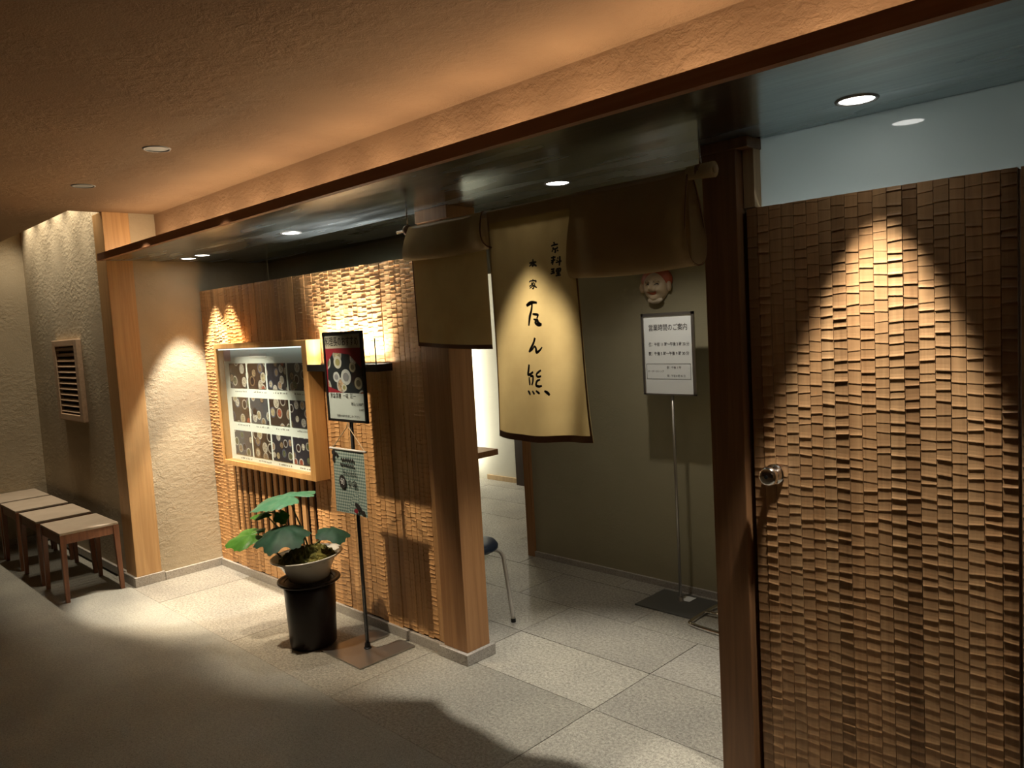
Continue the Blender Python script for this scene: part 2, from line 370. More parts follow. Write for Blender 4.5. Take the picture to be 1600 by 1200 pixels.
# stone paving of the entrance, row by row
rows = [(1.765, 2.423, [-5.9, -5.05, -4.05, -3.05, -2.04, -1.2, -0.3, 0.6, XR]),
        (2.423, 2.84, [-5.6, -4.55, -3.70, -2.87, -2.04, -1.2, -0.3, 0.6, XR]),
        (2.84, 3.257, [-7.5, -6.2, -5.36, -4.53, -3.70, -2.87, -2.04, -1.2, -0.3, XR]),
        (3.257, 3.68, [-7.5, -6.6, -5.77, -4.95, -4.1, -3.29, -2.46, -1.62, -0.7, XR]),
        (3.68, 4.10, [-7.5, -6.2, -5.36, -4.53, -3.70, -2.87, -2.04, -1.2, XR]),
        (4.10, 4.52, [-7.5, -6.6, -5.77, -4.95, -4.1, -3.29, -2.46]),
        (4.52, 4.94, [-7.5, -6.2, -5.36, -4.53, -3.70, -2.87]),
        (4.94, 5.36, [-7.5, -6.6, -5.77, -4.95, -4.1, -3.29]),
        (5.36, 5.78, [-7.5, -6.2, -5.36, -4.53, -3.70])]
for y0, y1, xs in rows:
    for x0, x1 in zip(xs, xs[1:]):
        g = 0.0018; dz = random.uniform(-0.0008, 0.0008)
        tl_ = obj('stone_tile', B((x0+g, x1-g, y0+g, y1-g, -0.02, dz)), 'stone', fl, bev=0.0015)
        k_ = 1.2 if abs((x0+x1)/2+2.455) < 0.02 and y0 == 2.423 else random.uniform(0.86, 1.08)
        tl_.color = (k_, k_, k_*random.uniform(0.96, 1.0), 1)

ce = struct('ceiling', B((-5.55, XR, -3.2, 2.133, CEI, CEI+0.06), (-7.7, -5.55, -3.2, 1.61, CEI, CEI+0.06), (-7.7, -5.5, 1.3, 2.2, 3.0, 3.05), (-7.7, -5.55, 1.29, 1.31, CEI+0.06, 3.0), (-5.57, -5.55, 1.31, 1.84, CEI+0.06, 3.0)), 'plaster_warm', 'rough brown plaster ceiling of the corridor')
struct('wall_fascia', B((-5.506, XR, 2.133, 2.20, SOF+0.015, CEI+0.05)), 'plaster_warm', 'warm lit plaster strip wall above the dark metal soffit')
struct('trim_1', B((-5.506, XR, 1.745, 1.775, 2.207, 2.252)), 'trim', 'dark brown wooden edge running along the front of the metal soffit', bev=0.003)
struct('ceiling_soffit', B((-5.506, XR, 1.775, 2.95, SOF, SOF+0.015)), 'soffit', 'dark brushed metal soffit over the entrance')
struct('wall_left', B((-7.7, -5.55, 1.83, 1.95, 0, 3.0)), 'plaster', 'trowelled beige plaster wall behind the wooden stools')
struct('wall_far_left', B((-7.75, -7.64, -3.2, 1.83, 0, 3.0)), 'plaster', 'pale plaster wall at the far end behind the stools')
struct('wall_return', B((-5.62, -5.510, 1.966, 2.95, 0, CEI)), 'plaster', 'trowelled plaster return wall lit by a scallop of light')
struct('wall_rear_lintel', B((-5.506, -2.6, 2.95, 3.02, 1.93, 2.6)), 'plaster_in', 'olive plaster lintel seen above the carved screen')
struct('wall_inner', B((-3.70, 1.2, 3.86, 3.98, 0, 2.6)), 'plaster_in', 'olive plaster wall inside the entrance behind the notice stand')
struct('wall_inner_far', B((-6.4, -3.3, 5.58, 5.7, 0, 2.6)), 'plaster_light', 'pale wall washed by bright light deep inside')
struct('wall_inner_side', B((-6.12, -6.0, 2.95, 5.34, 0, 2.6)), 'plaster_in', 'olive partition wall deep inside beside the bright gap')
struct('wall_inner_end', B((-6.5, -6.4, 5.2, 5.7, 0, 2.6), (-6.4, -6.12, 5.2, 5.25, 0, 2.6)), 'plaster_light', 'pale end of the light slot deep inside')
struct('wall_inner_right', B((-3.36, -3.30, 3.98, 5.7, 0, 2.6)), 'plaster_in', 'olive wall closing the inner room')
struct('ceiling_inner', B((-7.7, XR, 2.95, 6.2, 2.5, 2.56)), 'plaster_in', 'plain ceiling of the inner room')
struct('wall_entry_right', B((0.9, 1.0, 2.46, 3.86, 0, 2.6)), 'plaster_light', 'pale side wall behind the carved door')
struct('wall_light_block', B((-1.34, -1.285, 2.53, 3.86, 0, 2.6)), 'plaster_light', 'unseen partition added to keep lamp light out of the entrance')  # added out of view so light behind the door misses the inner wall
struct('wall_corridor_right', B((XR, XR+0.1, -3.2, 2.46, 0, CEI)), 'plaster', 'plaster wall at the end of the corridor')
struct('wall_corridor_back', B((-7.7, XR, -3.3, -3.2, 0, CEI)), 'darkwood', 'dark wall across the corridor')
# stone skirtings
struct('baseboard_left', B((-7.64, -5.70, 1.812, 1.83, 0, 0.055)), 'stone_base', 'pale stone skirting under the plaster wall by the stools', bev=0.002)
struct('baseboard_far_left', B((-7.64, -7.622, -3.2, 1.812, 0, 0.055)), 'stone_base', 'pale stone skirting along the far end wall', bev=0.002)
struct('baseboard_return', B((-5.510, -5.486, 1.983, 2.408, 0, 0.055)), 'stone_base', 'pale stone skirting under the plaster return wall', bev=0.002)
struct('baseboard_front', B((-5.484, -2.985, 2.384, 2.408, 0, 0.05)), 'stone_base', 'grey stone skirting under the carved wooden screen', bev=0.002)
struct('baseboard_inner', B((-3.72, 0.9, 3.842, 3.86, 0, 0.038)), 'stone_base', 'thin grey skirting under the olive inner wall', bev=0.002)
struct('baseboard_inner_far', B((-6.0, -3.4, 5.56, 5.58, 0, 0.05)), 'stile', 'pale skirting under the bright far wall', bev=0.002)
struct('baseboard_inner_side', B((-6.0, -5.98, 2.95, 5.34, 0, 0.05)), 'darkwood', 'dark skirting along the inner partition', bev=0.002)
struct('trim_2', B((-3.765, -3.70, 3.84, 4.0, 0, 2.5)), 'post', 'brown wooden edge board at the end of the olive inner wall', bev=0.003)
struct('trim_3', B((-5.50, -5.12, 5.50, 5.58, 0, 2.5)), 'darkwood', 'dark wooden jamb against the bright far wall', bev=0.003)

# ------------------------------------------------------------------ carved planks
def plank(x0, x1, segs, Yf, Yb, amp, pitch, rnd, seedshift=0.0):
    """one upright plank with adzed steps: every cut swells outward to a lip at its lower edge"""
    bm = bmesh.new()
    g = 0.0009; xa, xb = x0+g, x1-g; xm = (xa+xb)/2
    for z0, z1 in segs:
        rowsv = []
        def row(zl, zr, y):
            rowsv.append([bm.verts.new((xa, y+0.0006, zl)), bm.verts.new((xm, y, (zl+zr)/2)), bm.verts.new((xb, y+0.0006, zr))])
        kk = -1; off = seedshift
        sl = rnd.uniform(-0.003, 0.003)
        z = z0 + (kk+off)*pitch
        while z < z1:
            kk += 1; zn = z0 + (kk+off+rnd.uniform(-0.22, 0.22))*pitch
            h = max(zn-z, 0.3*pitch); a = amp*rnd.uniform(0.45, 1.45); sl2 = rnd.uniform(-0.0022, 0.0022)
            for t_, q in ((0.0, 1.0), (0.06, 0.92), (0.17, 0.50), (0.42, 0.14), (0.985, 0.0)):
                s = sl*(1-t_) + sl2*t_
                cl = lambda v_: min(max(v_, z0), z1)
                zl, zr = cl(z+h*t_-s), cl(z+h*t_+s)
                if max(zl, zr) <= z0+1e-5 and t_ < 0.9: continue
                row(zl, zr, Yf + 0.0015 - a*q)
                if min(zl, zr) >= z1-1e-5: break
            z += h; sl = sl2
        for r0, r1 in zip(rowsv, rowsv[1:]):
            bm.faces.new((r0[0], r0[1], r1[1], r1[0])); bm.faces.new((r0[1], r0[2], r1[2], r1[1]))
        # sides, top and bottom
        bl = [bm.verts.new((xa, Yb, z0)), bm.verts.new((xb, Yb, z0)), bm.verts.new((xa, Yb, z1)), bm.verts.new((xb, Yb, z1))]
        bm.faces.new([r_[0] for r_ in rowsv] + [bl[2], bl[0]]); bm.faces.new([r_[2] for r_ in rowsv] + [bl[3], bl[1]])
        bm.faces.new([rowsv[0][0], rowsv[0][1], rowsv[0][2], bl[1], bl[0]]); bm.faces.new([rowsv[-1][0], rowsv[-1][1], rowsv[-1][2], bl[3], bl[2]])
    return bm
rnd = random.Random(11)
# free-standing screen with the menu case
GX0, GX1, GZ0, GZ1 = -5.27, -4.11, 0.30, 0.80
scr = struct('wall_front', B((-5.506, GX0, 2.415, 2.53, 0, 1.995), (GX1, -2.965, 2.415, 2.53, 0, 1.995), (GX0, GX1, 2.415, 2.53, 0, GZ0), (GX0, GX1, 2.415, 2.53, GZ1, 1.995), (GX0, GX1, 2.47, 2.53, GZ0, GZ1)), 'recess', 'carved wooden plank screen that carries the lit menu case')
PW = 0.0435; x = -5.505; i = 0; shift = 0.0
while x < -2.97:
    x1 = min(x+PW*rnd.uniform(0.94, 1.06), -2.966)
    if -2.966 - x1 < 0.02: x1 = -2.966
    segs = [(0.05, 2.0)]; mt = 'carved'
    gap = GX0+0.02 < (x+x1)/2 < GX1-0.02
    plain = x > -3.05 or (-4.95 < x < -4.1 and rnd.random() < 0.3)
    amp = 0.0006 if plain else rnd.choice((0.0018, 0.0023, 0.0030))
    if gap and i % 2: segs = [(0.05, GZ0), (GZ1, 2.0)]
    p_ = obj('plank', plank(x, x1, segs, 2.40+rnd.uniform(-0.002, 0.0016), 2.415, amp, 0.0245, rnd, shift % 1.0), 'carved', scr)
    x = x1; i += 1; shift += rnd.uniform(-0.3, 0.38)
# door and the fixed panel beyond it
def panelrow(parent, xa, xb, z0, z1, Yf, mat):
    x = xa; shift = rnd.random()
    while x < xb-0.004:
        x1 = min(x+0.0405*rnd.uniform(0.94, 1.06), xb)
        if xb-x1 < 0.02: x1 = xb
        amp = rnd.choice((0.0011, 0.0014, 0.0016, 0.0022)); shift += rnd.uniform(-0.25, 0.40)
        obj('plank', plank(x, x1, [(z0, z1)], Yf+rnd.uniform(-0.001, 0.001), Yf+0.02, amp, 0.0335, rnd, shift % 1.0), mat, parent)
        x = x1
door = struct('door_1', B((-1.258, -0.492, 2.42, 2.455, 0.008, 1.978)), 'trim', 'carved wooden plank door with a round chrome knob')
panelrow(door, -1.258, -0.492, 0.008, 1.98, 2.40, 'carved_dark')
kx, kz = -1.185, 1.10
kn = obj('door_knob', lathe([(0.0, 0.0), (0.022, 0.0), (0.030, 0.006), (0.033, 0.016), (0.030, 0.028), (0.020, 0.036), (0.013, 0.040), (0.012, 0.056), (0.0, 0.056)], (0, 0, 0), 28), 'chrome', None, smooth=True)
for v in kn.data.vertices: v.co = Vector((kx+v.co.x, 2.338+v.co.z, kz+v.co.y))
kn.parent = door
rs = obj('rose', lathe([(0.0, 0.0), (0.030, 0.0), (0.034, 0.004), (0.034, 0.010), (0.0, 0.010)], (0, 0, 0), 28), 'chrome', None, smooth=False)
for v in rs.data.vertices: v.co = Vector((kx+v.co.x, 2.390+v.co.z, kz+v.co.y))
rs.parent = door
ky = obj('keyhole', lathe([(0, 0), (0.006, 0), (0.006, 0.002), (0, 0.002)], (0, 0, 0), 12), 'black', None)
for v in ky.data.vertices: v.co = Vector((kx+v.co.x, 2.3365+v.co.z, kz+v.co.y))
ky.parent = kn
pr = struct('wall_right', B((-0.485, XR, 2.42, 2.455, 0.0, 1.978)), 'trim', 'fixed carved plank wall beside the carved door')
panelrow(pr, -0.485, 0.9, 0.0, 1.98, 2.40, 'carved_dark')
struct('trim_light_block', B((-1.30, -1.240, 2.457, 2.53, 0.0, 1.975)), 'darkwood', 'dark strip added between door and post to block leaking light')  # added to stop light shining through the gap, which stays black
struct('window_1', B((-1.235, 0.9, 2.462, 2.47, 1.975, SOF)), 'frosted', 'frosted glass strip above the carved door')
struct('trim_4', B((-1.272, -1.234, 2.415, 2.49, 1.985, SOF-0.001)), 'stile', 'pale wooden stile beside the frosted glass strip', bev=0.003)

# ================================================================== POSTS
def post(name, label, x0, x1, y0, y1, z1, mat, over, zb, head=False):
    t_ = thing(name, label, 'post', ((x0+x1)/2, (y0+y1)/2, 0))
    obj('shaft', B((x0, x1, y0, y1, zb, z1)), mat, t_, bev=0.004)
    if over: obj('stone_plinth', B((x0-over, x1+over, y0-over, y1+over, 0, zb)), 'stone_base', t_, bev=0.003)
    return t_
post('wooden_pillar', 'thick orange wooden pillar between the stools and the plaster return', -5.70, -5.506, 1.798, 1.965, CEI, 'pillar', 0.016, 0.065)
pl = post('wooden_post', 'brown wooden post at the end of the carved screen under the left of the curtain', -2.965, -2.79, 2.385, 2.535, SOF, 'post', 0.02, 0.055)
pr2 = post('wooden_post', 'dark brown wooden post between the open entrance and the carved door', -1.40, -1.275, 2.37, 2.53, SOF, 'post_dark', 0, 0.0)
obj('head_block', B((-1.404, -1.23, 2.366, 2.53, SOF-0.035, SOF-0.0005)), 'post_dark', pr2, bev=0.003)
obj('head_block', B((-2.972, -2.74, 2.38, 2.56, SOF-0.06, SOF-0.0005)), 'post', pl, bev=0.003)

# ================================================================== LAMPS
def downlight(loc, z, lit, label, group, energy=0, size=45, blend=0.12, color=WARM, r=0.047, soft=0.03, aim=(0, 0, -1), lens='lens'):
    x, y = loc
    t_ = thing('downlight', label, 'downlight', (x, y, z), group)
    obj('trim_ring', lathe([(r, 0.0), (r+0.002, -0.004), (r+0.008, -0.004), (r+0.011, 0.0)], (x, y, z), 40), 'grey_metal', t_, smooth=True)
    obj('lens', lathe([(0, -0.001), (r*0.97, -0.001)], (x, y, z), 40), lens, t_)
    if lit: spot('downlight_lamp', (x, y, z-0.012), energy, size, blend, color, soft, aim, t_)
    return t_
GS = 'lit downlights in the metal soffit'
downlight((-5.27, 2.245), SOF, True, 'lit soffit downlight next to the plaster return wall', GS, 185, 48, 0.25, WHITE)
downlight((-5.05, 2.245), SOF, True, 'lit soffit downlight second from the plaster return wall', GS, 170, 48, 0.25, WARM)
downlight((-3.865, 2.225), SOF, True, 'lit soffit downlight above the menu case', GS, 25, 46, 0.5, WHITE)
downlight((-2.11, 2.445), SOF, True, 'lit soffit downlight just behind the cloth curtain', GS, 160, 56, 0.6, (1.0, 0.94, 0.84))
downlight((-0.84, 2.253), SOF, True, 'lit soffit downlight in front of the carved door', GS, 105, 47, 0.32, WHITE, 0.047, 0.035)
GC = 'recessed downlights in the plaster ceiling'
downlight((-3.641, 1.451), CEI, True, 'grey recessed downlight in the plaster ceiling, nearer the poster stand', GC, 170, 45, 0.6, WARM, 0.05, 0.025, (0, 0.40, -1), 'lens_off')
downlight((-4.666, 1.444), CEI, True, 'grey recessed downlight in the plaster ceiling, nearer the stools', GC, 330, 47, 0.6, WARM, 0.05, 0.025, (0, 0.40, -1), 'lens_off')
# cove lamps lying on the soffit behind the wooden edge
for k in range(18):
    point('cove_lamp', (-5.25+k*0.4, 1.98, 2.262), 2.0, (1.0, 0.70, 0.45), 0.03)
# wall-washing lamps inside the ceiling slot above the stools
for k in range(5):
    spot('slot_lamp', (-7.35+k*0.38, 1.70, 2.95), 34, 80, 0.8, (1.0, 0.86, 0.66), 0.03, (0.05, 0.02, -1))
# inner room
area('slot_light', (-6.24, 5.45, 1.3), 0.10, 2.3, 16, (1.0, 0.96, 0.82), (0.75, 0.35, 0))
spot('entry_downlight', (-2.35, 3.25, 2.19), 18, 130, 0.9, WHITE)
spot('inner_downlight', (-4.6, 4.7, 2.48), 60, 110, 0.5, WHITE)
point('inner_lamp', (-1.0, 2.85, 1.5), 26, (0.90, 0.97, 1.0), 0.1)
# dim fill light added behind the viewer to lift the door and curtain
spot('corridor_fill', (0.2, -1.2, 2.5), 2, 160, 1.0, WARM, 0.1, (-0.3, 0.5, -1))
point('inner_lamp', (-4.9, 3.3, 2.3), 6, WARM, 0.1)

# ================================================================== UP-LIGHT SCONCE
sx0, sx1 = -3.94, -3.25
sc = thing('wall_sconce', 'black bar wall lamp with an upright glass plate throwing light up the screen', 'wall lamp', ((sx0+sx1)/2, 2.40, 1.44))
obj('bar', B((sx0, sx1, 2.30, 2.392, 1.44, 1.447), (sx0, sx1, 2.30, 2.305, 1.447, 1.478), (sx0, sx1, 2.387, 2.392, 1.447, 1.478), (sx0, sx0+0.005, 2.305, 2.387, 1.447, 1.478), (sx1-0.005, sx1, 2.305, 2.387, 1.447, 1.478)), 'black', sc)
obj('lamp_tube', B((sx0+0.03, sx1-0.02, 2.335, 2.365, 1.448, 1.462)), emis('sconce_glow', (1.0, 0.92, 0.78), 30), sc)
al = area('sconce_lamp', (0, 0, 0), 0.60, 0.03, 16, (1.0, 0.97, 0.92), (0, 0.10, 1)); al.data.spread = math.radians(88); al.parent = sc; al.location = Vector(((sx0+sx1)/2, 2.345, 1.474))-wloc(sc)
gp = obj('glass_plate', B((sx0+0.02, sx1-0.01, 2.296, 2.302, 1.478, 1.613)), 'plate_glass', sc)
obj('glass_edge', B((sx1-0.0098, sx1-0.0075, 2.296, 2.302, 1.478, 1.613)), 'glass_edge', gp)
obj('top_edge', B((sx0+0.02, sx1-0.01, 2.296, 2.302, 1.6132, 1.6155)), 'plate_glass', gp)

# ================================================================== MENU CASE
bx0, bx1, bz0, bz1, by0 = -5.13, -3.93, 0.80, 1.62, 2.30
mc = thing('menu_case', 'wall-hung wooden menu case with twelve photographs of dishes', 'menu board', ((bx0+bx1)/2, 2.395, bz0))
fw_ = 0.035
obj('frame', B((bx0, bx0+fw_, by0, 2.395, bz0, bz1)), 'frame', mc, bev=0.003)
obj('frame', B((bx1-fw_-0.02, bx1, by0, 2.395, bz0, bz1)), 'frame', mc, bev=0.003)
obj('frame', B((bx0+fw_, bx1-fw_-0.02, by0, 2.395, bz0, bz0+fw_)), 'frame', mc, bev=0.003)
obj('frame', B((bx0+fw_, bx1-fw_-0.02, by0, 2.395, bz1-fw_, bz1)), 'frame', mc, bev=0.003)
obj('back_sheet', B((bx0+fw_, bx1-fw_-0.02, 2.352, 2.394, bz0+fw_, bz1-fw_)), 'paper_cool', mc)
obj('pane', B((bx0+fw_, bx1-fw_-0.02, 2.305, 2.309, bz0+fw_, bz1-fw_)), 'glass', mc)
obj('case_lamp', B((bx0+fw_+0.01, bx1-fw_-0.03, 2.312, 2.320, bz1-fw_-0.008, bz1-fw_-0.001)), emis('case_tube', (0.85, 0.97, 0.95), 1.6), mc)
obj('heading_strip', B((-4.72, -4.50, 2.3495, 2.352, 1.520, 1.548)), 'paper', mc)
obj('corner_note', B((bx0+fw_+0.004, bx0+fw_+0.10, 2.3495, 2.352, 1.50, 1.58)), simple('pink_note', (0.55, 0.38, 0.38), 0.6), mc)
px0, px1 = -5.035, -4.005
cw = (px1-px0)/4
foods = ['food1', 'food1', 'food2', 'food3', 'food1', 'food3', 'food1', 'food2', 'food3', 'food1', 'food2', 'food2']
for rI in range(3):
    for cI in range(4):
        xa = px0+cI*cw+0.012; xb = px0+(cI+1)*cw-0.012; zt = 1.485-rI*0.225; zb = zt-0.165
        bm = B((xa, xb, 2.3490, 2.352, zb, zt)); ph = obj('menu_photo', bm, foods[rI*4+cI], mc)
        bm = bmesh.new(); xx = xa+0.06
        while xx < xb-0.01:
            ww = rnd.uniform(0.008, 0.016); hh = rnd.uniform(0.006, 0.011)
            q = [bm.verts.new(p) for p in ((xx, 2.3515, zb-0.026), (xx+ww, 2.3515, zb-0.026), (xx+ww, 2.3515, zb-0.026+hh), (xx, 2.3515, zb-0.026+hh))]
            bm.faces.new(q); xx += ww+rnd.uniform(0.004, 0.02)
        obj('caption', bm, simple('caption_ink', (0.25, 0.27, 0.27), 0.7), mc)

# ================================================================== POSTER STAND
PY = 2.17; px_ = -3.345
ps = thing('poster_stand', 'black pole stand holding a framed poster and a small hanging banner', 'sign stand', (px_, PY, 0))
X0, X1, Z0, Z1 = -3.52, -3.17, 1.197, 1.655
obj('pole', T([(px_, PY+0.012, 0.01), (px_, PY+0.012, 1.5)], 0.0095, 14), 'black', ps, smooth=True)
obj('pole_foot', lathe([(0, 0.03), (0.014, 0.03), (0.016, 0.008), (0.02, 0.006), (0.02, 0.0), (0, 0)], (px_, PY+0.012, 0.006), 20), 'black', ps)
bp_ = obj('base_plate', B((-3.52, -3.17, 2.015, 2.215, 0.001, 0.008), (-3.52, -3.40, 2.215, 2.355, 0.001, 0.008), (-3.30, -3.17, 2.215, 2.355, 0.001, 0.008)), 'steel', ps, bev=0.001)
fm = obj('poster_frame', B((X0, X0+0.012, PY-0.012, PY+0.002, Z0, Z1), (X1-0.014, X1, PY-0.012, PY+0.002, Z0, Z1), (X0, X1, PY-0.012, PY+0.002, Z0, Z0+0.012), (X0, X1, PY-0.012, PY+0.002, Z1-0.014, Z1), (X0, X1, PY-0.002, PY+0.002, Z0, Z1)), 'black', ps)
po = obj('poster', B((X0+0.012, X1-0.014, PY-0.006, PY-0.003, Z0+0.012, Z1-0.014)), 'poster_paper', ps)
def flat(name, x0, x1, z0, z1, Y, mat, parent): return obj(name, B((x0, x1, Y, Y+0.0006, z0, z1)), mat, parent)
flat('title_band', X0+0.014, X1-0.030, 1.572, 1.632, PY-0.0068, 'title_paper', po)
flat('dish_picture', X0+0.012, X1-0.014, 1.345, 1.571, PY-0.0068, 'red', po)
bm = bmesh.new()
q = [bm.verts.new((px_+a, PY-0.0072, z)) for a, z in ((-0.155, 1.375), (-0.02, 1.3455), (0.155, 1.3455), (0.155, 1.47), (0.05, 1.54), (-0.09, 1.55), (-0.15, 1.50))]; bm.faces.new(q)
obj('tray_print', bm, 'food4', po)
for dx, dz, r_, c_ in ((-0.055, 1.50, 0.036, 0), (0.012, 1.425, 0.045, 1), (0.118, 1.395, 0.034, 2), (-0.075, 1.425, 0.030, 1), (0.075, 1.475, 0.028, 2), (-0.01, 1.372, 0.022, 0)):
    bm = bmesh.new()
    for rr_, yy in ((r_, PY-0.0076), ):
        bm.faces.new([bm.verts.new((px_+dx+rr_*math.cos(a*math.pi/10), yy, dz+rr_*0.9*math.sin(a*math.pi/10))) for a in range(20)])
    d_ = obj('dish_print', bm, simple('dish_print', [(0.52, 0.50, 0.44), (0.46, 0.47, 0.47), (0.30, 0.26, 0.18)][c_], 0.5), po)
    bm = bmesh.new(); bm.faces.new([bm.verts.new((px_+dx+r_*0.6*math.cos(a*math.pi/8), PY-0.0080, dz+r_*0.5*math.sin(a*math.pi/8))) for a in range(16)])
    obj('dish_filling', bm, simple('dish_fill', [(0.30, 0.27, 0.12), (0.22, 0.22, 0.24), (0.10, 0.08, 0.05)][c_], 0.5), po)
text('料理長のおすすめ', 'lettering', 0.052, (X0+X1)/2-0.008, 1.602, PY-0.0078, 'ink', po, sx=0.72, bold=0.0006)
text('京会席膳  一味  彩一', 'lettering', 0.030, (X0+X1)/2-0.03, 1.327, PY-0.0070, 'ink', po, sx=0.85)
text('税込 5,100円', 'lettering', 0.020, X1-0.024, 1.288, PY-0.0070, 'ink', po, align='RIGHT')
text('5,100円', 'lettering', 0.014, X1-0.024, 1.262, PY-0.0070, 'ink', po, align='RIGHT')
text('京都の味をお楽しみください', 'lettering', 0.016, (X0+X1)/2+0.01, 1.225, PY-0.0070, 'ink', po)
obj('poster_glazing', B((X0+0.011, X1-0.013, PY-0.0105, PY-0.0095, Z0+0.011, Z1-0.013)), 'glass', ps)
# hanging banner
hx0, hx1, hz0, hz1 = -3.492, -3.212, 0.722, 1.052
obj('cord', T([(-3.34, PY-0.014, 1.195), (-3.35, PY-0.014, 1.17), (hx0+0.0, PY-0.016, hz1+0.004)], 0.0022, 6), 'cord', ps)
obj('cord', T([(-3.34, PY-0.014, 1.195), (-3.33, PY-0.014, 1.17), (hx1+0.01, PY-0.016, hz1+0.004)], 0.0022, 6), 'cord', ps)
obj('banner_rod', T([(hx0-0.025, PY-0.016, hz1+0.002), (hx1+0.018, PY-0.016, hz1+0.002)], 0.006, 10), 'white_metal', ps, smooth=True)
bm = bmesh.new(); NXb, NZb = 10, 12; gr = []
for j in range(NZb+1):
    rw = []
    for i2 in range(NXb+1):
        u, v_ = i2/NXb, j/NZb
        rw.append(bm.verts.new((hx0+(hx1-hx0)*u, PY-0.017-0.004*math.sin(u*5+v_*2)*v_, hz1-(hz1-hz0)*v_)))
    gr.append(rw)
for a, d in zip(gr, gr[1:]):
    for i2 in range(NXb): bm.faces.new((a[i2], a[i2+1], d[i2+1], d[i2]))
bn = obj('banner', bm, 'checker', ps, smooth=True)
def disc(name, cx, cz, rx, rz, Y, mat, parent, rot=0):
    bm = bmesh.new(); c_, s_ = math.cos(rot), math.sin(rot)
    bm.faces.new([bm.verts.new((cx+rx*math.cos(a*math.pi/10)*c_-rz*math.sin(a*math.pi/10)*s_, Y, cz+rx*math.cos(a*math.pi/10)*s_+rz*math.sin(a*math.pi/10)*c_)) for a in range(20)])
    return obj(name, bm, mat, parent)
BY = PY-0.0225
disc('round_seal', -3.413, 0.885, 0.031, 0.037, BY, 'ink', bn)
text('旬', 'lettering', 0.040, -3.413, 0.885, BY-0.0006, M['paper'], bn)
text('の会', 'lettering', 0.042, -3.325, 0.882, BY, 'ink', bn, bold=0.0006)
text('京の味を', 'lettering', 0.034, -3.345, 0.935, BY, 'ink', bn)
text('●●●●●●', 'printed_dots', 0.022, -3.355, 1.003, BY, 'ink', bn)
text('●●●●●●●', 'printed_dots', 0.020, -3.36, 0.975, BY, 'ink', bn)
for a_, c_, r1_, r2_, ro in ((-3.478, 1.035, 0.018, 0.013, 0.4), (-3.45, 1.025, 0.011, 0.011, 0), (-3.482, 1.003, 0.009, 0.02, -0.1), (-3.285, 0.768, 0.032, 0.016, -0.5), (-3.245, 0.742, 0.018, 0.012, 0.3)):
    disc('printed_flower', a_, c_, r1_, r2_, BY, 'ink', bn, ro)
disc('printed_flower', -3.305, 0.745, 0.018, 0.012, BY-0.0004, 'red', bn)

# ================================================================== STOOLS
def stool(x0, x1, label):
    y0, y1, zt = 1.375, 1.735, 0.455
    t_ = thing('wooden_stool', label, 'stool', ((x0+x1)/2, (y0+y1)/2, 0), 'wooden stools along the plaster wall')
    w_ = 0.036
    for sx_, sy_ in ((0, 0), (1, 0), (0, 1), (1, 1)):
        cx = x0+w_/2 if sx_ == 0 else x1-w_/2; cy = y0+w_/2 if sy_ == 0 else y1-w_/2
        bm = bmesh.new(); ox = 0.012*(1 if sx_ else -1); oy = 0.006*(1 if sy_ else -1)
        lo = [bm.verts.new((cx+ox+a*0.0125, cy+oy+b_*0.0125, 0)) for a, b_ in ((-1, -1), (1, -1), (1, 1), (-1, 1))]
        hi = [bm.verts.new((cx+a*w_/2, cy+b_*w_/2, zt-0.012)) for a, b_ in ((-1, -1), (1, -1), (1, 1), (-1, 1))]
        bm.faces.new(lo[::-1]); bm.faces.new(hi)
        for k in range(4): bm.faces.new((lo[k], lo[(k+1) % 4], hi[(k+1) % 4], hi[k]))
        obj('leg', bm, 'stoolwood', t_, bev=0.003)
    for a in (y0+0.005, y1-0.027):
        obj('apron', B((x0+w_, x1-w_, a, a+0.022, zt-0.072, zt-0.012)), 'stoolwood', t_, bev=0.002)
    for a in (x0+0.005, x1-0.027):
        obj('apron', B((a, a+0.022, y0+w_, y1-w_, zt-0.072, zt-0.012)), 'stoolwood', t_, bev=0.002)
    obj('seat', B((x0+0.001, x1-0.001, y0+0.001, y1-0.001, zt-0.0118, zt+0.004)), 'fabric', t_, bev=0.005)
stool(-6.02, -5.565, 'wooden stool with beige cloth seat nearest the orange pillar')
stool(-6.575, -6.12, 'wooden stool with beige cloth seat, second from the orange pillar')
stool(-7.13, -6.675, 'wooden stool with beige cloth seat, third from the orange pillar')
stool(-7.635, -7.18, 'wooden stool with beige cloth seat against the far end wall')

# ================================================================== VENT GRILLE
vx0, vx1, vz0, vz1 = -6.91, -6.30, 1.09, 1.712
vg = thing('wall_vent', 'wooden louvred vent on the plaster wall above the stools', 'vent', ((vx0+vx1)/2, 1.83, vz0))
for bxs in ((vx0, vx0+0.07, vz0, vz1), (vx1-0.07, vx1, vz0, vz1), (vx0+0.07, vx1-0.07, vz0, vz0+0.05), (vx0+0.07, vx1-0.07, vz1-0.05, vz1)):
    obj('frame', B((bxs[0], bxs[1], 1.792, 1.829, bxs[2], bxs[3])), 'grille', vg, bev=0.006)
obj('backing', B((vx0+0.05, vx1-0.05, 1.822, 1.829, vz0+0.03, vz1-0.03)), 'recess', vg)
ns = 12
for k in range(ns):
    zc = vz0+0.05+(k+0.5)*(vz1-vz0-0.10)/ns
    bm = B((vx0+0.07, vx1-0.07, -0.014, 0.020, -0.009, 0.009))
    for v in bm.verts:
        y_, z_ = v.co.y, v.co.z; a = math.radians(-18)
        v.co.y = 1.811+0.7*y_*math.cos(a)-z_*math.sin(a); v.co.z = zc+y_*math.sin(a)+z_*math.cos(a)
    obj('slat', bm, 'grille', vg)

